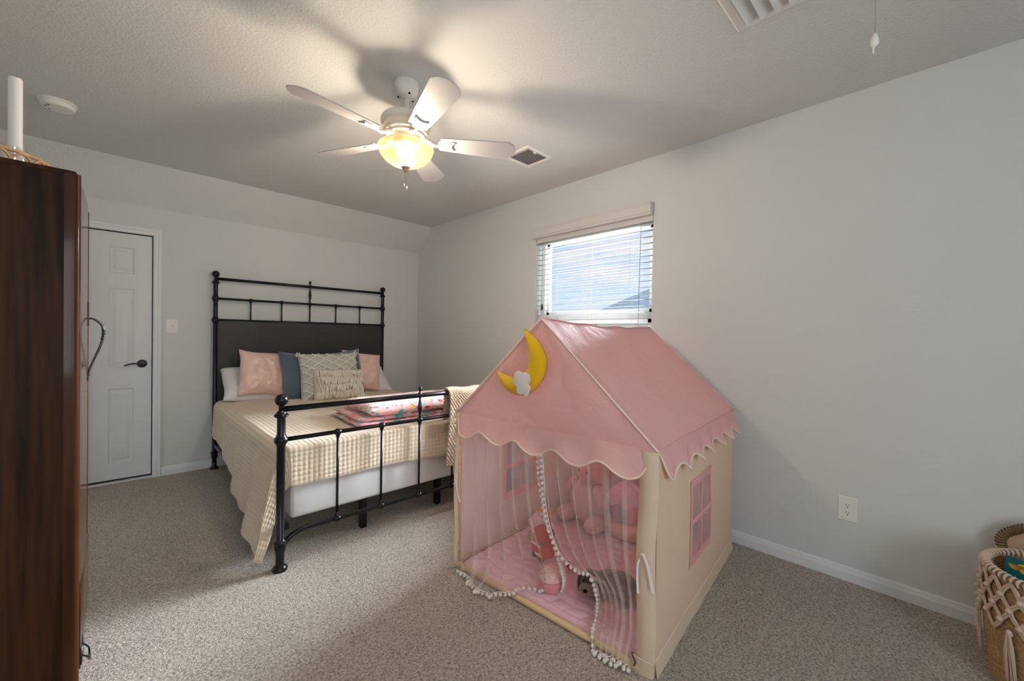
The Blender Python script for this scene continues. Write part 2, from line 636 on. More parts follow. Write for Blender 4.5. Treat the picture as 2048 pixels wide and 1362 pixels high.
# unseen window behind the camera, added to let the fill lamp in
t = thing('added_window', 'added white framed window out of view behind the camera for fill light', None, ((x0 + x1) / 2, RY, rz0), kind='structure')
f = MB()
for a, b, c_, d in ((x0, x1, rz0, rz0 + .05), (x0, x1, rz1 - .05, rz1), (x0, x0 + .05, rz0, rz1), (x1 - .05, x1, rz0, rz1), ((x0 + x1) / 2 - .03, (x0 + x1) / 2 + .03, rz0, rz1)):
    f.box(a, b, RY - .09, RY - .04, c_, d)
f.build('window_frame', M['vinyl'], t, smooth=False)
MB().box(x0 + .05, x1 - .05, RY - .07, RY - .066, rz0 + .05, rz1 - .05).build('pane', M['pane'], t, smooth=False)

# baseboards: profile swept along the wall
BB = [(0.0, 0.0), (0.014, 0.0), (0.014, 0.045), (0.0115, 0.049), (0.0115, 0.054), (0.008, 0.0565), (0.008, 0.064), (0.004, 0.073), (0.0, 0.073)]
def baseboard(name, runs, label):
    m = MB()
    for fn0, fn1 in runs:
        m.prism(BB, fn0, fn1)
    return struct(name, m, M['trim'], label=label)
baseboard('baseboard_right', [(lambda a, b: (WX - a, RY, b), lambda a, b: (WX - a, WY, b))], 'white moulded baseboard along the window wall')
baseboard('baseboard_back', [(lambda a, b: (LX, WY - a, b), lambda a, b: (DX0 - .064, WY - a, b)), (lambda a, b: (DX1 + .064, WY - a, b), lambda a, b: (WX - .014, WY - a, b))], 'white moulded baseboard along the bed wall')
baseboard('baseboard_left', [(lambda a, b: (LX + a, RY, b), lambda a, b: (LX + a, WY - .014, b))], 'white moulded baseboard along the wardrobe wall')

# ------------------------------------------------------------------ closet door
t = thing('door_1', 'narrow white three-panel closet door with a dark lever', None, ((DX0 + DX1) / 2, WY, 0), kind='structure')
leaf = MB()
FY = WY + 0.012                # face of the leaf
PX0, PX1 = -0.034, 0.118
PZ = [(0.160, 0.765), (0.945, 1.580), (1.700, 1.915)]
zz = 0.030
cells = []
for a, b in PZ:
    leaf.box(DX0, DX1, FY, FY + .035, zz, a)
    leaf.box(DX0, PX0, FY, FY + .035, a, b)
    leaf.box(PX1, DX1, FY, FY + .035, a, b)
    zz = b
leaf.box(DX0, DX1, FY, FY + .035, zz, DZ1)
leaf.build('door_leaf', M['door'], t, smooth=False)
for a, b in PZ:
    p = MB()
    # moulded sticking, then a raised field
    rings = [(0.0, 0.0), (0.010, 0.009), (0.020, 0.010), (0.042, 0.002), (0.046, 0.002)]
    n = len(rings)
    vs = []
    for g, dpt in rings:
        vs += [(PX0 + g, FY + dpt, a + g), (PX1 - g, FY + dpt, a + g), (PX1 - g, FY + dpt, b - g), (PX0 + g, FY + dpt, b - g)]
    fs = [(i * 4 + k, i * 4 + (k + 1) % 4, i * 4 + 4 + (k + 1) % 4, i * 4 + 4 + k) for i in range(n - 1) for k in range(4)]
    fs.append(tuple((n - 1) * 4 + k for k in range(4)))
    p.add(vs, fs)
    p.build('panel', M['door'], t, smooth=False)
# casing (two-step moulding) right, left and head
CP = [(0.0, 0.0), (0.0, 0.011), (0.012, 0.016), (0.030, 0.016), (0.034, 0.020), (0.052, 0.020), (0.052, 0.0)]
m = MB()
m.prism(CP, lambda a, b: (DX1 + .006 + a, WY - b, 0), lambda a, b: (DX1 + .006 + a, WY - b, DZ1 + .008 + a))
m.build('casing', M['trim'], t, smooth=False)
m = MB()
m.prism(CP, lambda a, b: (DX0 - .006 - a, WY - b, 0), lambda a, b: (DX0 - .006 - a, WY - b, DZ1 + .008 + a))
m.build('casing', M['trim'], t, smooth=False)
m = MB()
m.prism(CP, lambda a, b: (DX0 - .006 - a, WY - b, DZ1 + .008 + a), lambda a, b: (DX1 + .006 + a, WY - b, DZ1 + .008 + a))
m.build('casing', M['trim'], t, smooth=False)
MB().box(DX0 - .012, DX1 + .012, FY + .036, FY + .05, 0.0, DZ1 + .012).build('jamb_gap', M['dark_gap'], t, smooth=False)
MB().box(DX0 - .006, DX1 + .006, WY - .004, WY + .05, 0.0, 0.012).build('threshold', M['trim'], t, smooth=False, bevel=.003)
HX, HZ = 0.168, 0.964
h = MB().lathe([(0, -.012), (.018, -.012), (.030, -.007), (.033, 0.0), (.033, .003)], (HX, FY - .003, HZ), 28, 'Y')
h = h.build('lever_handle', M['bronze'], t)
tag(h, 'oil-rubbed bronze lever handle')
l = MB()
pts = [(HX, FY - .010, HZ), (HX, FY - .045, HZ), (HX - .018, FY - .052, HZ + .001), (HX - .050, FY - .052, HZ + .004), (HX - .085, FY - .050, HZ - .002), (HX - .110, FY - .046, HZ - .011)]
l.tube([path(pts, i / 30) for i in range(31)], [0.0095 - 0.0045 * (i / 30) for i in range(31)], 12)
l.build('lever', M['bronze'], h)
for z in (0.33, 1.75):
    MB().lathe([(.0055, -.045), (.0055, .045)], (DX0 - .003, WY + .002, z), 10).build('hinge', M['bronze'], t)
MB().box(DX1 - .001, DX1 + .003, FY - .001, FY + .01, HZ - .028, HZ + .028).build('strike_plate', M['bronze'], t, smooth=False)

# ------------------------------------------------------------------ window in view
t = thing('window_1', 'white vinyl single-hung window behind the blinds', None, (WX, (y0 + y1) / 2, z0), kind='structure')
FX = WX + 0.085
m = MB()
fw = 0.045
for a, b, c_, d in ((y0, y1, z0, z0 + fw), (y0, y1, z1 - fw, z1), (y0, y0 + fw, z0, z1), (y1 - fw, y1, z0, z1)):
    m.box(FX, FX + .055, a, b, c_, d)
m.build('window_frame', M['vinyl'], t, smooth=False, bevel=.003)
MZ = 1.395
m = MB().box(FX + .004, FX + .034, y0 + fw, y1 - fw, MZ, MZ + .045)
m.build('meeting_rail', M['vinyl'], t, smooth=False, bevel=.003)
for za, zb, dx in ((z0 + fw, MZ, 0.008), (MZ + .045, z1 - fw, 0.026)):
    m = MB()
    s = 0.032
    for a, b, c_, d in ((y0 + fw, y1 - fw, za, za + s), (y0 + fw, y1 - fw, zb - s, zb), (y0 + fw, y0 + fw + s, za, zb), (y1 - fw - s, y1 - fw, za, zb)):
        m.box(FX + dx, FX + dx + .026, a, b, c_, d)
    sa = m.build('sash', M['vinyl'], t, smooth=False, bevel=.002)
    MB().box(FX + dx + .011, FX + dx + .015, y0 + fw + s - .003, y1 - fw - s + .003, za + s - .003, zb - s + .003).build('pane', M['pane'], sa, smooth=False)
MB().box(WX - .018, WX + .085, y0 - .03, y1 + .03, z0 - .022, z0).build('window_sill', M['trim'], t, smooth=False, bevel=.005)
for yy, zc in ((y1 - .015, 1.52),):
    MB().box(FX - .006, FX + .004, yy - .006, yy + .006, zc - .025, zc + .025).build('tilt_latch', M['dark_gap'], t, smooth=False, bevel=.002)

# ------------------------------------------------------------------ venetian blind
t = thing('window_blind', 'white horizontal slat blind with a moulded valance over the window', 'blind', (WX, (y0 + y1) / 2, z0))
VP = [(0.0, 0.0), (0.030, 0.0), (0.034, 0.006), (0.034, 0.016), (0.040, 0.020), (0.040, 0.070), (0.046, 0.078), (0.046, 0.090), (0.0, 0.090)]
m = MB()
m.prism(VP, lambda a, b: (WX - .001 - a, y0 + .003, 2.130 + b), lambda a, b: (WX - .001 - a, y1 + .028, 2.130 + b))
m.build('valance', M['slat'], t, smooth=False)
MB().box(WX + .004, WX + .054, y0 + .006, y1 - .006, 2.09, 2.135).build('head_rail', M['slat'], t, smooth=False, bevel=.003)
BX = WX + 0.029
sl = None
zs = []
z = 2.078
while z > z0 + 0.05:
    zs.append(z)
    z -= 0.0457
tilt = R(5)
m = MB()
def slatfn(u_, v_):
    a = (u_ - .5) * .050
    crown = .0022 * (1 - (2 * u_ - 1) ** 2)
    return (BX + a * math.cos(tilt), lerp(y0 + .008, y1 - .008, v_), a * math.sin(tilt) + crown)
m.grid(5, 2, slatfn)
m.grid(5, 2, lambda a, b: (slatfn(a, b)[0], slatfn(a, b)[1], slatfn(a, b)[2] - .0028))
for v_ in (0.0, 1.0):
    q = [slatfn(i / 4, v_) for i in range(5)]
    q2 = [(p[0], p[1], p[2] - .0028) for p in q]
    m.add(q + q2[::-1], [tuple(range(10))])
for u_ in (0.0, 1.0):
    q = [slatfn(u_, 0), slatfn(u_, 1)]
    m.add(q + [(p[0], p[1], p[2] - .0028) for p in q[::-1]], [(0, 1, 2, 3)])
m.v = [(p[0], p[1], p[2] + zs[0]) for p in m.v]
sl = m.build('slat', M['slat'], t)
l0 = Vector(sl.location)
for z in zs[1:]:
    dup(sl, t, (l0.x, l0.y, l0.z + z - zs[0]))
MB().box(BX - .025, BX + .025, y0 + .008, y1 - .008, zs[-1] - .06, zs[-1] - .042).build('bottom_rail', M['slat'], t, smooth=False, bevel=.003)
for yy in (1.62, 1.99, 2.36):
    for dx in (-.0245, .0245):
        MB().tube([(BX + dx, yy, 2.10), (BX + dx, yy, zs[-1] - .05)], .0008, 5).build('ladder_cord', M['slat'], t)
m = MB().tube([(BX - .034, 1.528, 2.09), (BX - .036, 1.530, 1.80), (BX - .036, 1.534, 1.50), (BX - .036, 1.536, 1.30)], .0022, 6)
m.build('lift_cord', mat('blue_grey_cord', (0.20, 0.26, 0.33), .7), t)

# ------------------------------------------------------------------ outside
g = struct('ground', MB().box(6, 90, -40, 60, -3.25, -3.0), mat('dry_lawn', (0.22, 0.26, 0.10), .95, .1, var=(0.6, (0.30, 0.30, 0.16))), label='grass far below the window')
t = thing('neighbour_house', 'neighbouring house with a grey shingle roof beyond the window', 'house', (15.5, 3.0, -3.0))
roofm = mat('grey_shingles', (0.46, 0.46, 0.46), .9, .1, var=(40, (0.58, 0.58, 0.57)), bump=(30, .5, .02), stretch=(1, 1, 4))
MB().box(11.1, 20.4, -2.0, 7.6, -3.0, 1.75).build('wall', mat('pale_siding', (.55, .54, .52), .8, .2), t, smooth=False)
r_ = MB()
e0, e1 = 10.5, 21.0
ya, yb, ym = -2.6, 8.2, 3.6
ze, zr = 1.70, 4.45
r_.add([(e0, ya, ze), (e0, yb, ze), (e1, yb, ze), (e1, ya, ze), (14.5, ym, zr), (17.0, ym, zr)],
       [(0, 1, 4), (1, 2, 5, 4), (2, 3, 5), (3, 0, 4, 5), (0, 3, 2, 1)])
r_.build('roof', roofm, t, smooth=False)
leafm = mat('tree_foliage', (0.10, 0.17, 0.05), .9, .1, var=(3, (0.20, 0.27, 0.11)), bump=(8, 1, .1))
barkm = mat('tree_bark', (0.10, 0.07, 0.05), .9, .1)
for i, (tx, ty, th, tr, lb) in enumerate(((17.0, 13.6, 1.6, 1.4, 'green tree left of the grey roof outside the window'),
                                          (24.0, 17.0, 2.3, 2.2, 'farther green tree above the fence line outside'),
                                          (27.0, 23.6, 2.4, 1.9, 'farthest left green tree outside the window'))):
    t = thing('tree', lb, 'tree', (tx, ty, -3.0), group='trees outside the window')
    MB().tube([(tx, ty, -3.0), (tx + .1, ty, -1.2), (tx, ty + .1, th - tr)], [.16, .12, .08], 8).build('trunk', barkm, t)
    rnd = random.Random(i)
    m = MB()
    for k in range(900):
        d = Vector((rnd.gauss(0, 1), rnd.gauss(0, 1), rnd.gauss(0, 1))).normalized() * tr * (rnd.random() ** .33)
        p = Vector((tx, ty, th - tr * .55)) + Vector((d.x, d.y, d.z * .8))
        a = Vector((rnd.gauss(0, 1), rnd.gauss(0, 1), rnd.gauss(0, 1))).normalized() * .16
        b = Vector((rnd.gauss(0, 1), rnd.gauss(0, 1), rnd.gauss(0, 1))).normalized().cross(a).normalized() * .09
        m.add([p - a, p + b, p + a, p - b], [(0, 1, 2, 3)])
    q = m.build('foliage', leafm, t, smooth=False)
    q['kind'] = 'stuff'

# ------------------------------------------------------------------ switch and outlet
t = thing('light_switch', 'white single toggle light switch beside the closet door', 'switch', (0.36, WY, 1.222))
MB().box(.318, .401, WY - .006, WY, 1.222, 1.340).build('cover_plate', M['white'], t, smooth=False, bevel=.003)
MB().box(.353, .366, WY - .008, WY - .005, 1.266, 1.296).build('switch_slot', M['trim'], t, smooth=False)
MB().add([(.3555, WY - .006, 1.276), (.3635, WY - .006, 1.276), (.3635, WY - .006, 1.290), (.3555, WY - .006, 1.290),
          (.3565, WY - .019, 1.289), (.3625, WY - .019, 1.289), (.3625, WY - .019, 1.297), (.3565, WY - .019, 1.297)],
         [(0, 1, 5, 4), (1, 2, 6, 5), (2, 3, 7, 6), (3, 0, 4, 7), (4, 5, 6, 7)]).build('toggle', M['white'], t, smooth=False)
for zz in (1.250, 1.312):
    MB().lathe([(.0035, 0), (.002, -.0015), (0, -.0015)], (.3595, WY - .006, zz), 10, 'Y').build('screw', M['white'], t)
t = thing('wall_outlet', 'white duplex electrical outlet low on the window wall', 'outlet', (WX, 0.315, 0.31))
MB().box(WX - .006, WX, .275, .355, .310, .437).build('cover_plate', M['white'], t, smooth=False, bevel=.003)
for zc in (0.3535, 0.3935):
    pl = [(0.315 + .0165 * math.cos(a) , zc + max(-.0125, min(.0125, .0165 * math.sin(a)))) for a in [2 * PI * k / 24 for k in range(24)]]
    rc = MB().prism(pl, lambda a, b: (WX - .006, a, b), lambda a, b: (WX - .0085, a, b)).build('receptacle', M['white'], t, smooth=False)
    for dy, hh in ((.006, .0045), (-.006, .0035)):
        MB().box(WX - .0089, WX - .0084, .315 + dy - .0011, .315 + dy + .0011, zc + .003 - hh, zc + .003 + hh).build('slot', M['dark_gap'], rc, smooth=False)
    MB().lathe([(.0026, 0), (.0026, -.0005), (0, -.0005)], (WX - .0085, .315, zc - .0075), 12, 'X').build('ground_hole', M['dark_gap'], rc)
MB().lathe([(.003, 0), (.002, -.0012), (0, -.0012)], (WX - .006, .315, .3735), 10, 'X').build('screw', M['white'], t)

# ------------------------------------------------------------------ ceiling things
def ceiling_grille(name, label, x0, x1, y0, y1, fw, n, along, group=None, blade=0.022, ang=40):
    t = thing(name, label, 'vent', ((x0 + x1) / 2, (y0 + y1) / 2, CZ), group=group)
    m = MB()
    prof = [(0.0, 0.0), (0.0, -.004), (.008, -.010), (fw - .010, -.010), (fw, -.006), (fw, 0.0)]
    cs = [(x0, y0, 1, 1), (x1, y0, -1, 1), (x1, y1, -1, -1), (x0, y1, 1, -1)]
    n_p = len(prof)
    vs = [(cx + sx * a, cy_ + sy * a, CZ + b) for cx, cy_, sx, sy in cs for a, b in prof]
    fs = [(k * n_p + i, k * n_p + i + 1, ((k + 1) % 4) * n_p + i + 1, ((k + 1) % 4) * n_p + i) for k in range(4) for i in range(n_p - 1)]
    m.add(vs, fs)
    m.build('frame', M['white'], t, smooth=False)
    MB().box(x0 + fw * .8, x1 - fw * .8, y0 + fw * .8, y1 - fw * .8, CZ - .0012, CZ - .0002).build('duct_opening', mat(name + '_duct', (.05, .05, .05), .9, .1), t, smooth=False)
    first = None
    for i in range(n):
        k = (i + .5) / n
        s = 1 if ang > 0 else -1
        a = R(abs(ang)) * s
        dz = blade * math.sin(a) / 2
        dd = blade * math.cos(a) / 2
        m = MB()
        if along == 'X':
            c_ = lerp(y0 + fw, y1 - fw, k)
            q = [(c_ - dd, -.011 - abs(dz) + dz), (c_ + dd, -.011 - abs(dz) - dz)]
            m.add([(x, yy + e, CZ + zz - e * .2 + .009) for e in (0, .0015) for x in (x0 + fw * .9, x1 - fw * .9) for yy, zz in q],
                  [(0, 1, 3, 2), (4, 6, 7, 5), (0, 2, 6, 4), (1, 5, 7, 3), (0, 4, 5, 1), (2, 3, 7, 6)])
        else:
            c_ = lerp(x0 + fw, x1 - fw, k)
            q = [(c_ - dd, -.011 - abs(dz) + dz), (c_ + dd, -.011 - abs(dz) - dz)]
            m.add([(xx + e, y, CZ + zz - e * .2 + .009) for e in (0, .0015) for y in (y0 + fw * .9, y1 - fw * .9) for xx, zz in q],
                  [(0, 1, 3, 2), (4, 6, 7, 5), (0, 2, 6, 4), (1, 5, 7, 3), (0, 4, 5, 1), (2, 3, 7, 6)])
        m.build('louvre', M['white'], t, smooth=False)
    return t
v = ceiling_grille('ceiling_vent', 'small white louvred ceiling register right of the fan', 2.02, 2.29, 1.965, 2.225, .035, 12, 'Y', blade=.0155, ang=-24)
MB().box(2.10, 2.125, 1.985, 1.995, CZ - .022, CZ - .008).build('damper_lever', M['white'], v, smooth=False, bevel=.002)
ceiling_grille('return_grille', 'large white ceiling return grille cut off by the top edge', 1.39, 1.885, .12, .615, .046, 8, 'X', blade=.052, ang=30)

t = thing('smoke_detector', 'round white smoke detector on the ceiling above the wardrobe', 'smoke detector', (-.24, 3.555, CZ))
MB().lathe([(.080, 0), (.080, -.008), (.076, -.010), (.070, -.010)], (-.24, 3.555, CZ), 40).build('mounting_base', M['white'], t, auto=40)
d = MB().lathe([(.072, -.008), (.071, -.026), (.066, -.033), (.050, -.036), (0, -.037)], (-.24, 3.555, CZ), 40).build('detector_body', M['white'], t, auto=40)
for a in (2.4, 3.3, 3.9):
    MB().ell((-.24 + .047 * math.cos(a), 3.555 + .047 * math.sin(a), CZ - .0362), (.006, .006, .0015), 10, 6).build('sounder_hole', M['dark_gap'], d)

t = thing('attic_pull_cord', 'thin attic ladder pull cord with white knotted end at top right', 'pull cord', (1.70, .159, CZ))
MB().tube([(1.70, .159, CZ), (1.70, .159, 2.205)], .0012, 6).build('cord', mat('grey_cord', (.35, .33, .30), .8), t)
MB().lathe([(.0015, 2.212), (.006, 2.205), (.0105, 2.190), (.0115, 2.180), (.009, 2.172), (.004, 2.168), (0.0, 2.168)], (1.70, .159, 0), 14).build('pull_knob', M['white'], t)
MB().tube([(1.70, .159, 2.172), (1.697, .162, 2.160), (1.701, .160, 2.148)], [.003, .0025, .003], 6).build('knot', M['white'], t)

# ------------------------------------------------------------------ ceiling fan
FXc, FYc = 1.086, 1.942
t = thing('ceiling_fan', 'white five-blade ceiling fan with a lit glass bowl light', 'ceiling fan', (FXc, FYc, 2.09))
cn = MB().lathe([(.030, CZ), (.060, CZ), (.062, CZ - .012), (.060, CZ - .032), (.054, CZ - .055), (.046, CZ - .066), (.036, CZ - .074), (.020, CZ - .078)], (FXc, FYc, 0), 36).build('canopy', M['fan'], t, auto=50)
for a in (0.3, 2.4, 4.5):
    MB().ell((FXc + .043 * math.cos(a), FYc + .043 * math.sin(a), CZ - .070), (.006, .006, .005), 10, 6).build('screw', M['dark_gap'], cn)
MB().lathe([(.0125, 2.36), (.0125, CZ - .07)], (FXc, FYc, 0), 18).build('down_rod', M['fan'], t)
MB().lathe([(r, 2.250 + (z - 2.250) * .87) for r, z in [(.0, 2.396), (.030, 2.396), (.060, 2.394), (.102, 2.388), (.122, 2.376), (.128, 2.362), (.128, 2.346), (.122, 2.338), (.116, 2.336), (.118, 2.328), (.118, 2.318),
            (.108, 2.312), (.104, 2.310), (.106, 2.302), (.106, 2.292), (.096, 2.286), (.092, 2.284), (.094, 2.276), (.080, 2.264), (.076, 2.250), (.0, 2.250)]], (FXc, FYc, 0), 48).build('motor_housing', M['fan'], t, auto=60)
BZ = 2.258
def blade_meshes():
    # outline along +X, clipped corners at the tip
    ol = [(.175, -.046), (.30, -.057), (.535, -.071), (.566, -.048), (.582, -.012), (.582, .012), (.566, .048), (.535, .071), (.30, .057), (.175, .046)]
    a = R(-13)
    def f0(x, y): return (x, y * math.cos(a), y * math.sin(a) + (x - .175) * .02)
    def f1(x, y): return (x, y * math.cos(a), y * math.sin(a) - .006 + (x - .175) * .02)
    b = MB().prism(ol, f0, f1)
    # iron: forked bracket under the blade
    ir = MB()
    def g0(x, y): return (x, y * math.cos(a), y * math.sin(a) - .0062 + (x - .175) * .02)
    def g1(x, y): return (x, y * math.cos(a), y * math.sin(a) - .012 + (x - .175) * .02)
    ol2 = [(.165, -.020), (.20, -.030), (.235, -.034), (.250, -.030), (.238, -.015), (.234, 0), (.238, .015), (.250, .030), (.235, .034), (.20, .030), (.165, .020)]
    ir.prism(ol2, g0, g1)
    ir.tube([path([(.078, 0, .010), (.11, 0, .004), (.14, 0, -.012), (.175, 0, -.010), (.205, 0, -.0095)], i / 12) for i in range(13)], [.013, .013, .012, .012, .011, .010, .010, .009, .008, .007, .006, .005, .003], 10)
    sc_ = []
    for sx, sy in ((.222, .024), (.222, -.024), (.185, 0)):
        z = sy * math.sin(a) - .012 + (sx - .175) * .02
        sc_.append(MB().ell((sx, sy * math.cos(a), z), (.0045, .0045, .002), 8, 5))
    return b, ir, sc_
for k in range(5):
    ang = R(41.5 + 72 * k)
    def rot(m):
        c_, s_ = math.cos(ang), math.sin(ang)
        m.v = [(FXc + x * c_ - y * s_, FYc + x * s_ + y * c_, BZ + z) for x, y, z in m.v]
        return m
    b, ir, sc_ = blade_meshes()
    bo = rot(b).build('blade', M['blade'], t, smooth=False, bevel=.0015)
    io = rot(ir).build('blade_iron', M['fan'], bo, smooth=True, auto=40)
    io.name = 'blade_iron'
    for q in sc_:
        rot(q).build('blade_screw', M['nickel'], bo)
MB().lathe([(.0, 2.250), (.060, 2.250), (.062, 2.244), (.050, 2.238), (.050, 2.234), (.060, 2.230), (.062, 2.224), (.0, 2.222)], (FXc, FYc, 0), 40).build('light_fitter', M['fan'], t, auto=50)
bowl = MB().lathe([(.138, 2.218), (.141, 2.213), (.139, 2.200), (.128, 2.176), (.108, 2.152), (.080, 2.133), (.048, 2.121), (.018, 2.116), (0, 2.116)], (FXc, FYc, 0), 48)
FAN_GLASS = cloth('frosted_amber_glass', (0.16, 0.115, 0.05), 0.6, alpha=0.55, tcol=(0.050, 0.034, 0.014))
bo = bowl.build('glass_bowl', FAN_GLASS, t)
MB().lathe([(.0, 2.120), (.022, 2.118), (.024, 2.112), (.018, 2.106), (.012, 2.102), (.013, 2.096), (.008, 2.090), (0, 2.088)], (FXc, FYc, 0), 24).build('finial', M['nickel'], t)
for dx, dy, zl in ((.006, -.004, 2.018), (-.005, .004, 2.030)):
    MB().tube([(FXc + dx, FYc + dy, 2.10), (FXc + dx, FYc + dy, zl)], .0012, 6).build('pull_chain', M['nickel'], t)
    MB().lathe([(0, zl), (.003, zl - .003), (.004, zl - .012), (.002, zl - .018), (0, zl - .018)], (FXc + dx, FYc + dy, 0), 10).build('chain_pull', M['fan'], t)
bulbm = glow('warm_bulb', (1.0, 0.72, 0.36), 14.0)
for a in (0.6, 0.6 + PI):
    bx, by = FXc + .042 * math.cos(a), FYc + .042 * math.sin(a)
    MB().lathe([(0, 2.140), (.014, 2.144), (.024, 2.156), (.026, 2.170), (.018, 2.186), (.012, 2.196), (.012, 2.224), (0, 2.224)], (bx, by, 0), 16).build('bulb', bulbm, t)
pl = bpy.data.lights.new('bulb_light', 'POINT')
pl.energy = 54.0
pl.color = (1.0, 0.85, 0.65)
pl.shadow_soft_size = .046
po = bpy.data.objects.new('bulb_light', pl)
COL.objects.link(po)
po.parent = t
po.location = Vector((FXc, FYc, 2.165)) - Vector(t.location)

# ================================================================== BED
HY, FYb = 4.53, 2.377            # head and foot of the iron bed
BXL, BXR = 0.656, 2.258
BXC = (BXL + BXR) / 2
bed = thing('iron_bed', 'black iron bed frame with a panelled headboard and spindle footboard', 'bed', (BXC, (HY + FYb) / 2, 0))
def ball(m, x, y, z, r):
    m.ell((x, y, z), (r, r, r), 24, 16)
def post(x, y, top, r, collars, rb):
    """turned post: ball finial, neck, collars and a splayed foot"""
    p = [(0, 0.0), (r * 1.75, 0.0), (r * 1.85, .010), (r * 1.5, .022), (r * 1.0, .030), (r * 1.0, .085), (r * 1.25, .105), (r * 1.40, .125), (r * 1.30, .138), (r * 1.6, .142), (r * 1.65, .150), (r * 1.3, .156), (r, .162)]
    for cz in collars:
        p += [(r, cz - .032), (r * 1.25, cz - .020), (r * 1.30, cz - .016), (r * 1.55, cz - .012), (r * 1.65, cz), (r * 1.55, cz + .012), (r * 1.30, cz + .016), (r * 1.25, cz + .020), (r, cz + .032)]
    zt = top - rb * 2 - .048
    p += [(r, zt - .012), (r * 1.5, zt - .008), (r * 1.75, zt), (r * 1.5, zt + .009), (r * 1.2, zt + .012), (r * 1.15, zt + .018), (r * .8, zt + .024), (r * .5, zt + .032), (r * .5, zt + .040)]
    m = MB().lathe(p, (x, y, 0), 24)
    o = m.build('post', M['iron'], bed, auto=50)
    b = MB()
    prof = [(rb * math.sin(PI * i / 14), top - rb + rb * math.cos(PI * i / 14)) for i in range(13)]
    prof[0] = (0, top)
    prof += [(rb * .42, top - rb * 2 - .004), (rb * .42, top - rb * 2 - .016)]
    b.lathe(prof, (x, y, 0), 28).build('ball_finial', M['iron'], o)
    return o
for x in (BXL, BXR):
    post(x, HY, 1.790, .0180, (1.345, 1.540), .030)
for x in (BXL - .026, BXR + .026):
    post(x, FYb, 0.925, .0205, (0.684,), .032)
def rail(a, b, r, name='rail'):
    return MB().tube([a, b], r, 14).build(name, M['iron'], bed)
rail((BXL, HY, 1.718), (BXR, HY, 1.718), .0138)
rail((BXL, HY, 1.540), (BXR, HY, 1.540), .0112)
rail((BXL, HY, 1.345), (BXR, HY, 1.345), .0122)
MB().box(BXL + .010, BXR - .010, HY - .010, HY + .010, .34, 1.340).build('head_panel', M['headpanel'], bed, smooth=False, bevel=.002)
SPX = [BXC + k * .264 for k in (-2, -1, 0, 1, 2)]
def knuckle(m, x, y, z, s=1.0, drop=1):
    m.ell((x, y, z), (.020 * s, .016 * s, .016 * s), 16, 10)
    m.lathe([(.012 * s, z), (.011 * s, z - drop * .016 * s), (.007 * s, z - drop * .026 * s), (.006 * s, z - drop * .030 * s)], (x, y, 0), 12)
def spindle(x, y, za, zb, r=.0068):
    m = MB().tube([(x, y, za), (x, y, zb)], r, 10)
    return m
for x in SPX:
    m = spindle(x, HY, 1.345, 1.540)
    knuckle(m, x, HY, 1.540, 1.1)
    m.build('spindle', M['iron'], bed)
def centre_drop(x, y, za, zb, top):
    m = MB().lathe([(.006, za), (.007, za + .03), (.013, (za + zb) / 2 - .012), (.015, (za + zb) / 2), (.013, (za + zb) / 2 + .012), (.007, zb - .03), (.006, zb),
                    (.013, zb + .004), (.015, zb + .010), (.010, zb + .018), (.005, zb + .024), (.009, zb + .030), (.0125, top - .014), (.010, top - .004), (0, top)], (x, y, 0), 16)
    m.build('centre_finial', M['iron'], bed)
centre_drop(BXC, HY, 1.540, 1.718, 1.778)
fa, fb = BXL - .026, BXR + .026
rail((fa, FYb, .845), (fb, FYb, .845), .0150)
rail((fa, FYb, .684), (fb, FYb, .684), .0118)
lo = [(fa, FYb, .118), (fa + .015, FYb, .128), (fa + .055, FYb, .166), (fa + .12, FYb, .186), (fa + .25, FYb, .186)]
pts = [path(lo, i / 20) for i in range(21)]
pts += [(fb - (p[0] - fa), p[1], p[2]) for p in reversed(pts)]
MB().tube(pts, .0125, 12).build('rail', M['iron'], bed)
FSX = [BXC + k * .267 for k in (-2, -1, 0, 1, 2)]
for x in FSX:
    m = spindle(x, FYb, .186, .684, .0074)
    knuckle(m, x, FYb, .684, 1.2)
    knuckle(m, x, FYb, .186, 1.25, -1)
    m.build('spindle', M['iron'], bed)
centre_drop(BXC, FYb, .684, .845, .902)
for x in (BXL + .005, BXR - .005):
    MB().box(x - .012, x + .012, FYb, HY, .20, .235).build('side_rail', M['iron'], bed, smooth=False, bevel=.002)
MB().box(BXC - .02, BXC + .02, FYb + .15, HY - .1, .19, .215).build('centre_rail', M['iron'], bed, smooth=False)
for x, y in ((1.159, 2.56), (1.725, 2.56), (1.159, 3.5), (1.725, 3.5)):
    MB().box(x - .020, x + .020, y - .020, y + .020, 0, .215).build('support_leg', M['iron'], bed, smooth=False, bevel=.003)

MXL, MXR, MY0, MY1 = 0.695, 2.222, 2.440, 4.47
ZT = 0.622
def slab(x0, x1, y0, y1, z0, z1, r, name, m, **kw):
    return MB().box(x0, x1, y0, y1, z0, z1).build(name, m, smooth=True, bevel=r, bseg=4, **kw)
o = slab(MXL + .005, MXR - .005, MY0 + .005, MY1, .222, .425, .02, 'box_spring', M['sheet'])
tag(o, 'white box spring showing under the quilt at the foot of the bed', 'box spring')
o = slab(MXL + .01, MXR - .01, MY0 + .02, MY1, .427, ZT - .02, .06, 'mattress', M['sheet'])
tag(o, 'white mattress hidden under the cream quilt', 'mattress')

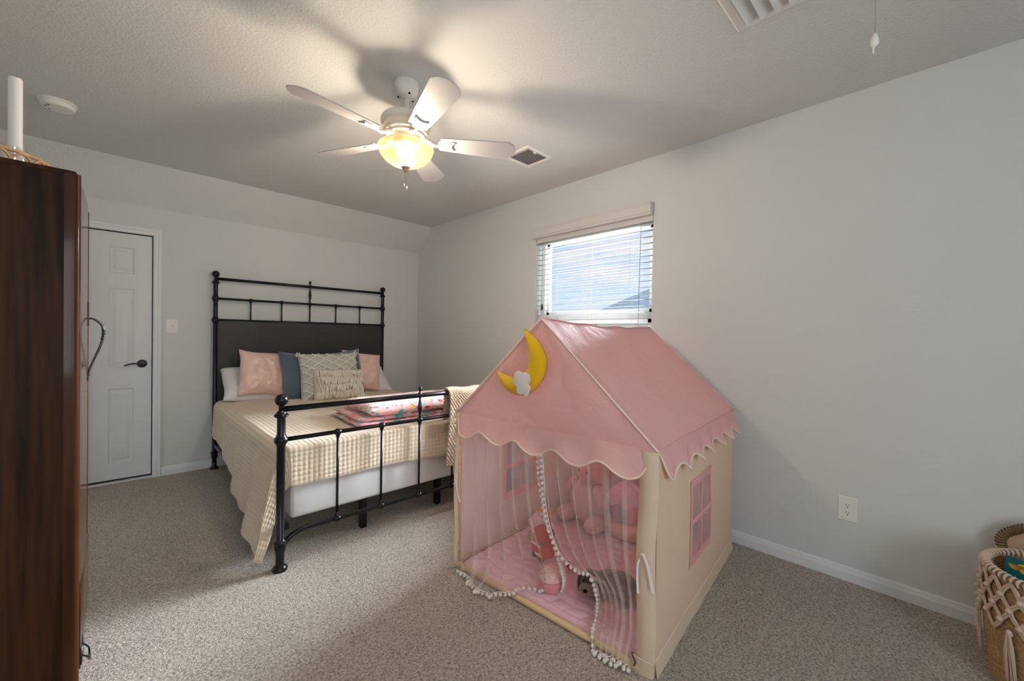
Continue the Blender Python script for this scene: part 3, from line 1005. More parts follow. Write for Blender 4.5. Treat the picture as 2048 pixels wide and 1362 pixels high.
# quilt draped over the mattress, corner falling beside the foot post
QP = 0.0265
def quilt_base(a, b):
    """a: cloth coordinate across (0 = left mattress edge), b: along (0 = head end)"""
    D = MY1 - .02 - MY0
    Wd = MXR - MXL
    s = -a
    s2 = a - Wd
    tt = b - D
    Rr = 0.055
    def hang(d):
        arc = Rr * PI / 2
        if d <= 0: return 0.0, 0.0
        if d < arc:
            th = d / Rr
            return Rr * math.sin(th), Rr * (1 - math.cos(th))
        return Rr, Rr + (d - arc)
    x = MXL + max(0.0, min(Wd, a))
    y = MY1 - .02 - max(0.0, min(D, b))
    crown = .018 * math.sin(PI * max(0, min(1, a / Wd)))
    z = ZT + crown + .004 * math.sin(a * 7 + b * 3) * math.sin(b * 5)
    side = s if s > 0 else (s2 if s2 > 0 else 0)
    sgn = -1 if s > 0 else 1
    if side > 0 and tt > 0:
        rho = math.hypot(side, tt)
        phi = math.atan2(tt, side)
        o_, dn = hang(rho)
        fl = .16 * max(0.0, math.cos(phi)) ** 2 * rho + .05 * math.sin(phi * 9) * rho * math.cos(phi)
        ox = (o_ + fl)
        x += sgn * ox * math.cos(phi)
        y -= min(o_, .028) * math.sin(phi) - .10 * rho * math.cos(phi) * math.sin(phi)
        z -= dn
    elif side > 0:
        o_, dn = hang(side)
        k = smooth01(b / D)
        fold = .030 * math.sin(b * 11 + .6) + .018 * math.sin(b * 23)
        fl = (.16 * k + .02) * dn + fold * dn * (0.4 + k)
        x += sgn * (o_ + fl)
        z -= dn
    elif tt > 0:
        o_, dn = hang(tt)
        y -= min(o_, .028) + .006 * math.sin(a * 9) * dn * 6 * .3
        z -= dn
    return Vector((x, y, max(z, .012)))
def quilt_lim_left(b):
    return lerp(.34, .585, smooth01(b / 2.2))
NA, NB = 470, 430
D_ = MY1 - .02 - MY0
def quilt_pt(u_, v_):
    fo = .0
    b = v_ * (D_ + .235)
    la = quilt_lim_left(b)
    ra = .42
    a = lerp(-la, MXR - MXL + ra, u_)
    if v_ > 0.88:
        b += (a / 1.5) * .055 * (v_ - .88) / .12
    e = .004
    P = quilt_base(a, b)
    n = (quilt_base(a + e, b) - quilt_base(a - e, b)).cross(quilt_base(a, b - e) - quilt_base(a, b + e))
    if n.length > 1e-9: n.normalize()
    h = (abs(math.sin(PI * a / QP)) * abs(math.sin(PI * b / QP))) ** .45
    edge = min(u_ * NA, (1 - u_) * NA, (1 - v_) * NB) / 3
    P += n * (.0055 * h * min(1, edge) + .002)
    P += n * .004 * noise.noise(Vector((a * 4, b * 4, 0)))
    return P
qm = MB().grid(NA, NB, quilt_pt)
q = qm.build('quilt', M['quilt'])
tag(q, 'cream small-square stitched quilt covering the bed', 'quilt')

# ------------------------------------------------------------------ pillows
def pillow_fn(w, h, th, pinch=.05, seed=0, wr=.006, sag=0.0, side=-1):
    def f(u_, v_):
        x, z = 2 * u_ - 1, 2 * v_ - 1
        ex = 1 - pinch * (1 - z * z) * 1.0
        ez = 1 - pinch * (1 - x * x) * 1.2
        t = max(0.0, (1 - abs(x) ** 3.0)) ** .55 * max(0.0, (1 - abs(z) ** 3.0)) ** .55
        n = noise.noise(Vector((x * 2.2, z * 2.2, seed * 7.3))) * wr * 2 + noise.noise(Vector((x * 6, z * 6, seed * 3.1))) * wr
        e = noise.noise(Vector((x * 1.5, z * 1.5, seed + 20.0))) * .010
        y = side * (t * th / 2 + n * t)
        return (x * w / 2 * ex + e * abs(x), y - sag * (1 - z) * 0, z * h / 2 * ez + e - sag * (1 - x * x) * max(0, z) * .12)
    return f
def pillow_mb(w, h, th, n=36, **kw):
    m = MB()
    m.grid(n, n, pillow_fn(w, h, th, side=-1, **kw))
    m.grid(n, n, pillow_fn(w, h, th, side=1, **kw))
    return m
def place(o, loc, lean, roll=0, yaw=0):
    o.location = loc
    o.rotation_euler = (R(-lean), R(roll), R(yaw))
    return o
def pillow(name, label, w, h, th, m, loc, lean, roll=0, yaw=0, group=None, **kw):
    o = pillow_mb(w, h, th, **kw).build(name, m)
    # origin to the centre of the pillow
    c_ = Vector((0, 0, o.location.z))
    for v_ in o.data.vertices: v_.co.z += o.location.z
    o.location = (0, 0, 0)
    place(o, loc, lean, roll, yaw)
    tag(o, label, 'pillow', group)
    return o
pillow('sleeping_pillow', 'white sleeping pillow peeking out left of the blush cushions', .70, .42, .17, M['white_pillow'], (1.03, 4.385, .755), 52, 5, 0, 'white pillows', seed=1, pinch=.04)
pillow('sleeping_pillow', 'white sleeping pillow corner at the right end of the headboard', .70, .42, .17, M['white_pillow'], (1.90, 4.385, .755), 52, 2, 0, 'white pillows', seed=2, pinch=.04)
pillow('satin_cushion', 'square blush satin cushion on the left of the blue sham', .45, .43, .17, M['satin'], (1.000, 4.265, .862), 20, 8, 6, 'blush satin cushions', seed=3, pinch=.07, wr=.010)
pillow('satin_cushion', 'square blush satin cushion on the right of the blue sham', .42, .42, .16, M['satin'], (1.890, 4.265, .850), 20, 8, -6, 'blush satin cushions', seed=4, pinch=.07, wr=.010)
sham = pillow('quilted_sham', 'large blue-grey quilted pillow sham in the middle of the bed', .76, .455, .16, M['blue'], (1.470, 4.145, .862), 17, -2, 0, seed=5, pinch=.055, wr=.006, sag=.30)
e_ = MB()
fn = pillow_fn(.76, .455, .16, side=-1, seed=5, pinch=.055, wr=.006, sag=.30)
per = [fn(i / 30, 0) for i in range(31)] + [fn(1, i / 20) for i in range(1, 21)] + [fn(1 - i / 30, 1) for i in range(1, 31)] + [fn(0, 1 - i / 20) for i in range(1, 20)]
e_.tube(per, .005, 6, closed=True)
e_.build('edge_binding', mat('blue_binding', (.12, .17, .24), .8, .2), sham, world=False)

# diamond-trellis cushion
dia = pillow('trellis_cushion', 'grey linen cushion with raised cream diamond trellis cords', .545, .45, .17, M['linen'], (1.478, 4.010, .838), 18, -1, -2, seed=6, pinch=.04, wr=.005)
fn = pillow_fn(.545, .45, .17, side=-1, seed=6, pinch=.04, wr=.005)
def on_pillow(fn, a, b, lift):
    p = Vector(fn(a, b))
    return Vector((p.x, p.y - lift, p.z))
SL, SPC = .76, .180
for d_ in (1, -1):
    for k in range(-8, 16):
        pts = []
        for i in range(61):
            a = i / 60
            b = d_ * SL * a + k * SPC + (0 if d_ == 1 else .06)
            if .02 <= b <= .98 and .015 <= a <= .985:
                pts.append(on_pillow(fn, a, b, .006))
        if len(pts) > 2:
            MB().tube(pts, .0082, 6).build('trellis_cord', M['cord_cream'], dia, world=False)
for a, b in ((.02, .98), (.98, .98), (.02, .02), (.98, .02)):
    m = MB()
    p = Vector(fn(a, b))
    for k in range(26):
        d = Vector((random.gauss(0, 1), random.gauss(0, 1), random.gauss(0, 1))).normalized() * random.uniform(.022, .036)
        m.tube([p, p + d * .6, p + d + Vector((0, 0, -.006))], [.004, .0035, .002], 5)
    m.build('corner_tassel', M['cord_cream'], dia, world=False)

# fringed lumbar cushion in front
fr = pillow('fringed_cushion', 'small cream cushion with rows of fringe at the front of the pillows', .46, .31, .13, M['fringe'], (1.515, 3.890, .762), 22, 2, -3, seed=8, pinch=.04, wr=.004)
fn = pillow_fn(.46, .31, .13, side=-1, seed=8, pinch=.04, wr=.004)
rnd = random.Random(4)
for row, b0 in enumerate((.96, .72, .48, .26)):
    for half in range(14):
        m = MB()
        tn = rnd.uniform(-.10, .08)
        for i in range(9):
            a = .02 + .96 * ((half * 9 + i + rnd.random()) / 126)
            ln = (.30 + tn) * (.80 + .35 * rnd.random())
            sw = rnd.uniform(-.045, .045)
            pts = []
            for k in range(5):
                bb = max(.0, b0 + .012 * math.sin(half) - ln * k / 4)
                p = on_pillow(fn, min(.988, max(.012, a + sw * k / 4)), bb, .009 + .016 * math.sin(PI * k / 5) + .012 * rnd.random())
                pts.append(p)
            m.tube([path(pts, q / 8) for q in range(9)], [.0030, .0040, .0046, .0046, .0044, .0040, .0036, .0030, .0020], 5)
        m.build('fringe_tuft', M['fringe'], fr, world=False)

# ------------------------------------------------------------------ folded floral blanket
bl = thing('floral_blanket', 'folded pink fleece blanket with bright floral print at the foot of the bed', 'blanket', (1.63, 2.74, .645), R(-3))
def fold(u0, u1, v0, v1, za, zb, name='fold'):
    """one folded layer: rounded slab with a soft lip"""
    m = MB()
    n = 30
    def f(a, b, top):
        x, y = 2 * a - 1, 2 * b - 1
        ex = max(0.0, 1 - abs(x) ** 9) ** .5
        ey = max(0.0, 1 - abs(y) ** 9) ** .5
        h = (zb - za) / 2 * ex * ey
        w_ = .004 * noise.noise(Vector((a * 5, b * 5, za * 40)))
        zc = (za + zb) / 2 + .006 * noise.noise(Vector((a * 2.4, b * 2.4, za * 30 + 9))) * 2
        return (lerp(u0, u1, a) + .006 * noise.noise(Vector((b * 4, za * 50, 0))), lerp(v0, v1, b) + .012 * noise.noise(Vector((a * 3, za * 50, 4))), zc + (h if top else -h) + w_ * ex * ey)
    m.grid(n, n, lambda a, b: f(a, b, True))
    m.grid(n, n, lambda a, b: f(a, b, False))
    return m.build(name, M['floral'], bl, world=False)
fold(-.52, .56, -.245, .28, .000, .036)
fold(-.50, .56, -.235, .28, .030, .064)
fold(-.45, .56, -.255, .30, .058, .132)

# ------------------------------------------------------------------ knit throw over the footboard
kn = MB()
KX0, KX1 = 1.675, 2.16
prof = [(.066, .50), (.062, .62), (.055, .74), (.040, .83), (.018, .866), (-.004, .872), (-.026, .862), (-.040, .82), (-.046, .70), (-.048, .56), (-.050, .44), (-.050, .345)]
def knit(u_, v_):
    p = path([(d, z, 0) for d, z in prof], v_)
    x = lerp(KX0, KX1, u_)
    w_ = .010 * math.sin(u_ * 9 + v_ * 2) * (.4 + v_)
    st = .0045 * math.sin(v_ * 2 * PI * 40) * math.sin(u_ * 2 * PI * 22) + .0022 * noise.noise(Vector((u_ * 60, v_ * 110, 0)))
    return (x - .020 * smooth01((v_ - .5) * 2) + .010 * math.sin(v_ * 11), FYb + p.x + (w_ + st if v_ > .45 else -w_ * .3 + st), p.y + (.004 * math.sin(u_ * 14) if .3 < v_ < .6 else 0) - (.02 * u_ * v_) + st * (1 if .35 < v_ < .55 else 0))
kn.grid(230, 300, knit)
k_ = kn.build('knit_throw', M['knit'])
so = k_.modifiers.new('thickness', 'SOLIDIFY')
so.thickness = .010
so.offset = 0
tag(k_, 'chunky oatmeal knit throw hanging over the footboard beside the tent', 'throw')

# ================================================================== PLAY TENT (local axes: x across the front, y into the tent)
TW, TD, TE, TP = 1.11, 1.235, 0.832, 1.330
tent = thing('play_tent', 'pink and cream fabric playhouse tent with scalloped eaves and sheer front curtains', 'play tent', (1.34, 1.81, 0), math.atan2(-.9965, .084))
RU = 0.036        # the back is a little narrower
def uL(v): return RU * .6 * v / TD
def uR(v): return TW - RU * v / TD
def tb(m, name, mt, parent=None, **kw):
    return m.build(name, mt, parent or tent, world=False, **kw)
def ridge(v):
    return Vector((lerp(TW / 2 + .008, TW / 2 - .012, v / TD), v, TP - .018 * math.sin(PI * v / TD) - .008 * v / TD))
def wob(a, b, k, s=1.0):
    return s * (.008 * noise.noise(Vector((a * 2.2, b * 2.2, k))) + .004 * noise.noise(Vector((a * 6, b * 5, k + 5))))
# poles
for a, b in (((.007, .012), (.026, TD - .012)), ((TW - .008, .012), (uR(TD) - .008, TD - .012)), ((.03, TD - .008), (uR(TD) - .014, TD - .008))):
    tb(MB().tube([(a[0], a[1], .007), (b[0], b[1], .007)], .0062, 8), 'pole', M['wood_pole'])
tb(MB().tube([(.02, -.004, .016), (TW - .02, -.004, .016)], .0145, 14), 'pole', M['wood_pole'])
for u_, v_ in ((.014, .014), (TW - .014, .014), (.030, TD - .014), (uR(TD) - .014, TD - .014)):
    tb(MB().tube([(u_, v_, .0), (u_, v_, TE - .012)], .011, 10), 'pole', M['wood_pole'])
for v_ in (.014, TD - .014):
    r_ = ridge(v_)
    for u_ in (uL(v_) + .014, uR(v_) - .014):
        tb(MB().tube([(u_, v_, TE - .012), (r_.x, v_, r_.z - .016)], .010, 10), 'pole', M['wood_pole'])
    tb(MB().tube([(uL(v_) + .014, v_, TE - .014), (uR(v_) - .014, v_, TE - .014)], .010, 10), 'pole', M['wood_pole'])
tb(MB().tube([ridge(lerp(.014, TD - .014, i / 12)) - Vector((0, 0, .020)) for i in range(13)], .009, 10), 'pole', M['wood_pole'])

# roof slopes
def roof_fn(right):
    def f(a, b):
        v = b * TD
        r_ = ridge(v)
        e = Vector(((uR(v) if right else uL(v)), v, TE))
        p = r_.lerp(e, a)
        sag = .020 * math.sin(PI * a) * math.sin(PI * b) ** .6
        wr = .0045 * math.sin(b * 24 + a * 5) * (1 - a) ** 2 * math.sin(PI * b)
        p.z += -sag + wr + wob(a * 2, b * 2, 3 if right else 9) * math.sin(PI * b)
        return p
    return f
rf = tb(MB().grid(40, 44, roof_fn(True)), 'roof_panel', M['pink'])
tb(MB().grid(40, 44, roof_fn(False)), 'roof_panel', M['pink'])
for s in (True, False):
    f = roof_fn(s)
    for b in (0.0, 1.0):
        tb(MB().tube([Vector(f(i / 20, b)) + Vector((0, -.002 if b == 0 else .002, .001)) for i in range(21)], .0045, 8), 'roof_piping', M['peach_piping'] if b == 0 else M['pink'])
    tb(MB().tube([Vector(f(1, i / 20)) for i in range(21)], .006, 8), 'eave_piping', M['pink'])
tb(MB().tube([Vector(roof_fn(True)(0, i / 20)) + Vector((0, 0, .001)) for i in range(21)], .005, 8), 'ridge_seam', M['pink'])
# stitched hem bands along the front edges of the slopes
for s in (True, False):
    f = roof_fn(s)
    tb(MB().grid(24, 4, lambda a, b: Vector(f(a, b * .045)) + Vector((.0022 if s else -.0022, 0, .0022))), 'hem_band', M['pink'])
# gables
def gable_fn(v, s):
    def f(a, b):
        r_ = ridge(v)
        e = Vector((lerp(uL(v), uR(v), a), v, TE))
        p = e.lerp(r_, b)
        p.y += s * (.010 * math.sin(PI * a) * math.sin(PI * b) + .010 * noise.noise(Vector((a * 3, b * 3, v))) * math.sin(PI * a) * (1 - b) + .005 * math.sin(a * 16) * b * (1 - b) * 3)
        return p
    return f
tb(MB().grid(40, 30, gable_fn(0, -1)), 'gable', M['pink'])
tb(MB().grid(30, 20, gable_fn(TD, 1)), 'gable', M['pink'])
MB_ = MB()

# side walls with a window opening each
WV0, WV1, WZ0, WZ1 = 0.395, 0.705, 0.260, 0.612
def side_pt(right, v, z):
    k = z / TE
    u_ = uR(v) if right else uL(v)
    s = 1 if right else -1
    bulge = s * (.010 * math.sin(PI * v / TD) * math.sin(PI * k) + wob(v * 2, z * 2, 17, .8) * math.sin(PI * v / TD))
    return Vector((u_ + bulge, v, z))
def side_wall(right, mt):
    m = MB()
    vs = [0, .1, .2, .3, WV0, .5, .6, WV1, .8, .9, 1.0, 1.1, TD]
    zs_ = [0.0, .08, .17, WZ0, .34, .43, .52, WZ1, .70, .77, TE]
    for i in range(len(vs) - 1):
        for j in range(len(zs_) - 1):
            if vs[i] >= WV0 - 1e-6 and vs[i + 1] <= WV1 + 1e-6 and zs_[j] >= WZ0 - 1e-6 and zs_[j + 1] <= WZ1 + 1e-6:
                continue
            n = 3
            m.grid(n, n, lambda a, b: side_pt(right, lerp(vs[i], vs[i + 1], a), lerp(zs_[j], zs_[j + 1], b)))
    w_ = tb(m, 'side_wall', mt)
    s = 1 if right else -1
    wf = MB()
    bw = .030
    def strip(v0, v1, z0_, z1_, off=.003):
        for o_ in (off, -off):
            wf.grid(4, 6, lambda a, b: side_pt(right, lerp(v0, v1, a), lerp(z0_, z1_, b)) + Vector((s * o_, 0, 0)))
    strip(WV0 - .012, WV1 + .012, WZ1 - .022, WZ1 + .014)
    strip(WV0 - .012, WV1 + .012, WZ0 - .022, WZ0 + .016)
    strip(WV0 - .014, WV0 + .018, WZ0, WZ1)
    strip(WV1 - .018, WV1 + .014, WZ0, WZ1)
    strip((WV0 + WV1) / 2 - .010, (WV0 + WV1) / 2 + .010, WZ0, WZ1)
    strip(WV0, WV1, (WZ0 + WZ1) / 2 - .012, (WZ0 + WZ1) / 2 + .012)
    fo = tb(wf, 'window_trim', M['pink'], w_, )
    fo.location = Vector(fo.location) - Vector(w_.location)
    for v0, v1 in ((WV0, (WV0 + WV1) / 2), ((WV0 + WV1) / 2, WV1)):
        for z0_, z1_ in ((WZ0, (WZ0 + WZ1) / 2), ((WZ0 + WZ1) / 2, WZ1)):
            fm = MB().grid(6, 8, lambda a, b: side_pt(right, lerp(v0, v1, a), lerp(z0_, z1_, b)) + Vector((.004 * noise.noise(Vector((a * 3, b * 3, v0))), 0, 0)))
            p = fm.build('pane', M['film'], w_, world=False)
            p.location = Vector(p.location) - Vector(w_.location)
    # hem seam and skirt
    sm = MB().tube([side_pt(right, lerp(.0, TD, i / 30), .062) + Vector((s * .002, 0, 0)) for i in range(31)], .0022, 6)
    p = sm.build('hem_seam', M['piping'], w_, world=False)
    p.location = Vector(p.location) - Vector(w_.location)
    sk = MB().grid(30, 4, lambda a, b: side_pt(right, a * TD, .060 * b) + Vector((s * (.010 * (1 - b) + .003), 0, 0)))
    p = sk.build('skirt', mt, w_, world=False)
    p.location = Vector(p.location) - Vector(w_.location)
    return w_
side_wall(True, M['cream'])
side_wall(False, M['blush_canvas'])
tb(MB().grid(20, 16, lambda a, b: Vector((lerp(uL(TD), uR(TD), a), TD + .008 * math.sin(PI * a) * math.sin(PI * b), b * TE))), 'back_wall', M['blush_canvas'])
# front corner flaps (cream sleeves round the poles)
def flap(u0, u1, rnd_right, name='corner_flap'):
    def f(a, b):
        u_ = lerp(u0, u1, a)
        y = -.004 - .014 * math.sin(PI * a)
        return (u_ + .004 * math.sin(b * 9), y, lerp(.0, TE, b))
    return tb(MB().grid(12, 24, f), name, M['cream'])
flap(TW - .072, TW + .002, True)
flap(-.002, .026, False)
tb(MB().grid(8, 3, lambda a, b: (TW - .085 + .087 * a, -.012 - .006 * math.sin(PI * a), .060 * b)), 'hem_flap', M['cream'])
tb(MB().tube([(TW - .075 + .075 * i / 8, -.020 - .004 * math.sin(PI * i / 8), .062) for i in range(9)], .0022, 6), 'hem_seam', M['piping'])
strap = tb(MB().tube([(TW - .078, -.016, .066), (TW - .070, -.024, .056), (TW - .060, -.026, .040), (TW - .066, -.026, .026)], .0035, 6), 'elastic_loop', mat('dark_elastic', (.09, .06, .05), .8))

# scalloped valances
def valance(fn, n, name):
    """fn(a, b): a along the eave, b down"""
    NS = 24 * n
    def edge(a):
        ph = (a * n) % 1.0
        return (.118 - .042 * (0.5 + 0.5 * math.cos(2 * PI * ph))) * (.12 + .88 * smooth01(min(a, 1 - a) * n * 3.2))
    m = MB()
    m.grid(NS + 1, 9, lambda a, b: fn(a, b * edge(a)))
    vo = tb(m, name, M['pink'])
    p = MB().tube([fn(i / NS, edge(i / NS)) for i in range(NS + 1)], .0042, 7)
    p = p.build('scallop_piping', M['piping'], vo, world=False)
    p.location = Vector(p.location) - Vector(vo.location)
    return vo
def flare(a, d, n, seed):
    k = d / .118
    return .006 + .036 * k + .014 * k * math.sin(2 * PI * a * n + .8) + .012 * k * noise.noise(Vector((a * 5, seed, 0)))
valance(lambda a, d: Vector((lerp(-.004, TW + .004, a), -flare(a, d, 5, 1) * smooth01(min(a, 1 - a) * 8 + .25), TE + .004 - d)), 5, 'front_valance')
valance(lambda a, d: Vector((lerp(uR(0), uR(TD), a) + flare(a, d, 6.5, 2) * smooth01(min(a, 1 - a) * 8 + .25), a * TD, TE + .004 - d)), 7, 'side_valance')
valance(lambda a, d: Vector((lerp(uL(0), uL(TD), a) - flare(a, d, 6.5, 3) * smooth01(min(a, 1 - a) * 8 + .25), a * TD, TE + .004 - d)), 7, 'side_valance')

# white ribbon ties
def ribbon(pts, wd=.007):
    m = MB()
    m.grid(2, 24, lambda a, b: path(pts, b) + Vector(((a - .5) * wd, (a - .5) * .003, 0)))
    r_ = tb(m, 'tie_ribbon', M['white_ribbon'])
ribbon([(TW - .055, -.012, .43), (TW - .045, -.026, .455), (TW - .035, -.030, .452), (TW - .018, -.028, .41), (TW - .003, -.026, .345), (TW + .001, -.024, .325)], .010)
ribbon([(TW - .055, -.012, .43), (TW - .062, -.020, .40), (TW - .060, -.022, .34), (TW - .056, -.022, .30)], .006)
ribbon([(.014, -.012, .47), (.024, -.020, .46), (.040, -.020, .40), (.060, -.018, .36)], .008)

# sheer front curtains with pompom edges
pom_mesh = None
def pom(parent, loc, r=.0085):
    global pom_mesh
    if pom_mesh is None:
        m = MB().ell((0, 0, 0), (r, r, r), 10, 7)
        o = m.build('pompom', M['pom'], parent, world=False)
        for v_ in o.data.vertices: v_.co.z -= r
        pom_mesh = o
    else:
        o = pom_mesh.copy()
        COL.objects.link(o)
        o.parent = parent
    o.location = Vector(loc) - Vector(parent.location)
    o.scale = [random.uniform(.88, 1.12)] * 3
    return o
def curtain(name, left, right, folds, amp, seed, puddle=0):
    def f(a, b):
        p = path(left, b).lerp(path(right, b), a)
        ph = a * folds * 2 * PI + .9 * math.sin(b * 3 + seed)
        env = math.sin(PI * min(1, max(0, a))) ** .35
        wide = (path(right, b) - path(left, b)).length / folds * .42
        p.x += wide * (.75 + .35 * math.sin(a * 7 + seed)) * math.sin(ph) * env
        p.y += amp * (.6 + .5 * b) * (math.cos(ph) + .4 * math.sin(a * folds * 4.3 * PI + seed)) * env
        p.y -= puddle * math.sin(PI * a) ** 2 * b ** 5
        if p.z < .16: p.z += .012 * math.sin(a * 17 + seed) * (1 - b)
        p.z = max(p.z, .034 if p.y > -.024 else .006)
        return p
    m = MB().grid(190, 60, f)
    o = tb(m, name, M['tulle'])
    return o, f
lc, lf = curtain('curtain', [(.018, .022, .815), (.020, .012, .55), (.022, .004, .28), (.030, -.016, .09), (.060, -.045, .008)],
                 [(.555, .024, .815), (.572, .022, .66), (.590, .020, .50), (.612, .030, .385), (.650, .060, .25), (.640, .120, .12), (.600, .165, .040)], 6.5, .009, 1.0, .15)
rc_, rfn = curtain('curtain', [(.525, .030, .815), (.535, .030, .64), (.560, .034, .50), (.590, .040, .38), (.660, .045, .275), (.750, .040, .245), (.815, .030, .255), (.835, .060, .16), (.815, .095, .055), (.840, .02, .036), (.880, -.045, .012)],
                   [(1.060, .020, .815), (1.055, .016, .68), (1.052, .014, .55), (1.050, .012, .45), (1.048, .010, .36), (1.046, .008, .28), (1.044, .004, .22), (1.042, .0, .15), (1.040, -.006, .10), (1.038, -.020, .06), (1.036, -.040, .022)], 6.5, .010, 2.4)
for o, f, edges in ((lc, lf, ('R', 'B')), (rc_, rfn, ('L', 'B'))):
    for e in edges:
        if e == 'R': pts = [Vector(f(1, i / 200)) for i in range(201)]
        elif e == 'L': pts = [Vector(f(0, i / 200)) for i in range(201)]
        else: pts = [Vector(f(i / 200, 1)) for i in range(201)]
        tp = MB().tube(pts[::3], .0022, 6).build('pompom_trim', M['pom'], o, world=False)
        tp.location = Vector(tp.location) - Vector(o.location)
        acc = 0
        for i in range(1, len(pts)):
            acc += (pts[i] - pts[i - 1]).length
            if acc > .0225:
                acc = 0
                d = Vector((.0, -.010, -.006)) if e == 'B' else Vector((-.006 if e == 'R' else .006, -.008, -.004))
                q = pts[i] + d
                q.z = max(q.z, .0095 if q.y < -.018 else .040)
                if -.026 < q.y < .016 and q.z < .045: q.z = .042
                pom(o, q)

# ------------------------------------------------------------------ mat inside the tent
def matpt(a, b):
    x, y = lerp(.035, TW - .035, a), lerp(.024, TD - .035, b)
    h = abs(math.sin(PI * (x / .085 + .18 * math.sin(y * 40)))) ** .5 * abs(math.sin(PI * (y / .060 + .12 * math.sin(x * 30)))) ** .5
    e = min(a, 1 - a, b, 1 - b)
    k = smooth01(e / .02)
    return (x, y, .006 + k * (.014 + .010 * h + .006 * noise.noise(Vector((x * 5, y * 5, 0)))))
pm = MB().grid(170, 180, matpt).build('play_mat', M['mat'])
pm.rotation_euler = tent.rotation_euler
tag(pm, 'pink quilted play mat on the floor of the tent', 'mat')
RT = Matrix.Rotation(tent.rotation_euler.z, 3, 'Z')
def tw(u_, v_, z=0.0):
    """tent-local point to world"""
    return RT @ Vector((u_, v_, z)) + Vector(tent.location)
c_ = Vector(pm.location)
pm.location = tw(c_.x, c_.y, c_.z)

# ------------------------------------------------------------------ moon pillow on the gable
outer = [(0.499, 1.284), (0.54, 1.259), (0.583, 1.226), (0.614, 1.185), (0.629, 1.142), (0.622, 1.092), (0.601, 1.048), (0.563, 1.011), (0.514, 0.986), (0.464, 0.978), (0.414, 0.992), (0.372, 1.026), (0.345, 1.062), (0.335, 1.083)]
inner = [(0.499, 1.284), (0.514, 1.243), (0.53, 1.203), (0.539, 1.16), (0.535, 1.119), (0.518, 1.086), (0.483, 1.068), (0.444, 1.06), (0.4, 1.064), (0.368, 1.071), (0.335, 1.083)]
mo = thing('moon_cushion', 'yellow felt crescent moon hanging on the pink tent gable', 'moon decoration', tw(.48, -.03, .978), tent.rotation_euler.z)
ol = [(p[0] - .48, p[1] - .978, 0) for p in outer]
il = [(p[0] - .48, p[1] - .978, 0) for p in inner]
def moonfn(side):
    def f(a, b):
        p = path(ol, a).lerp(path(il, a), b)
        w_ = (path(ol, a) - path(il, a)).length
        th = .040 * min(1, w_ / .09) ** .7 * math.sqrt(max(0, 1 - (2 * b - 1) ** 2))
        return Vector((p.x, side * th - .012, p.y))
    return f
m = MB().grid(60, 15, moonfn(-1)).grid(60, 15, moonfn(.35))
m.build('crescent', M['moon'], mo, world=False)
seam = [Vector((path(ol, i / 50).x, -.012, path(ol, i / 50).y)) for i in range(51)]
MB().tube(seam, .0018, 5).build('seam', mat('ochre_thread', (.50, .24, .01), .9), mo, world=False)
cl = [(0.487, 1.088), (0.508, 1.094), (0.528, 1.088), (0.551, 1.09), (0.568, 1.073), (0.572, 1.052), (0.564, 1.038), (0.575, 1.028), (0.57, 1.014), (0.562, 0.993), (0.551, 0.985), (0.539, 0.995), (0.516, 0.99), (0.501, 1.002), (0.501, 1.025), (0.486, 1.03), (0.479, 1.053), (0.485, 1.071)]
cc = [(p[0] - .48, p[1] - .978, 0) for p in cl] + [(cl[0][0] - .48, cl[0][1] - .978, 0)]
po_ = [path(cc, i / 54) for i in range(54)]
MB().prism([(p.x, p.y) for p in po_], lambda a, b: (a, -.050, b), lambda a, b: (a, -.064, b)).build('cloud', M['cloud'], mo, world=False, smooth=True, bevel=.004)

# ------------------------------------------------------------------ toys in the tent
def toy(name, label, u_, v_, z=.030, rot=0, group=None, cat='toy'):
    return thing(name, label, cat, tw(u_, v_, z), tent.rotation_euler.z + R(rot), group)
pinkp = mat('pink_plastic', (.78, .34, .34), .5, .4)
pale = mat('pale_pink_plush', (.80, .56, .55), .95, .1, sheen=.5, bump=(90, .5, .006))
# domed night light
t = toy('dotted_dome_toy', 'pink dome-topped toy dotted with small holes inside the tent', .545, .135)
MB().lathe([(0, 0), (.040, 0), (.046, .006), (.054, .040), (.056, .052)], seg=28).build('base', pinkp, t, world=False, auto=50)
dm = [(.057 * math.cos(PI / 2 * i / 10), .054 + .066 * math.sin(PI / 2 * i / 10)) for i in range(11)]
d = MB().lathe([(0, .053)] + dm, seg=32).build('dome', mat('peach_dome', (.84, .50, .46), .45, .4), t, world=False)
dots = mat('dark_dot', (.18, .06, .05), .8)
for k in range(34):
    ph = k * 2.39996
    el = .25 + 1.15 * (k / 34)
    MB().ell((.0575 * math.cos(el) * math.cos(ph), .0575 * math.cos(el) * math.sin(ph), .054 + .0662 * math.sin(el) - .053), (.0022, .0022, .0022), 6, 4).build('hole', dots, d, world=False)
# red toy with white bands
t = toy('toy_truck', 'red plastic toy with white stripes behind the pink dotted dome', .345, .340, rot=-14)
redm = mat('red_plastic', (.58, .025, .02), .4, .5)
MB().box(-.055, .055, -.04, .04, .012, .080).build('body', redm, t, world=False, bevel=.008)
MB().box(-.050, .050, -.030, .045, .080, .160).build('cab', mat('deep_red_plastic', (.42, .02, .02), .4, .5), t, world=False, bevel=.008)
MB().box(-.057, .030, -.0425, -.0385, .074, .084).build('stripe', M['white'], t, world=False, smooth=False)
MB().box(-.020, .040, -.0425, -.0385, .024, .036).build('stripe', M['white'], t, world=False, smooth=False)
MB().box(-.075, -.054, -.03, .03, .02, .120).build('ladder_side', mat('mustard_plastic', (.70, .42, .10), .5), t, world=False, bevel=.006)
for x in (-.032, .032):
    for y in (-.034, .034):
        MB().lathe([(0, -.006), (.014, -.006), (.014, .006), (0, .006)], (x, y, .014), 16, 'Y').build('wheel', M['dark_gap'], t, world=False, auto=40)
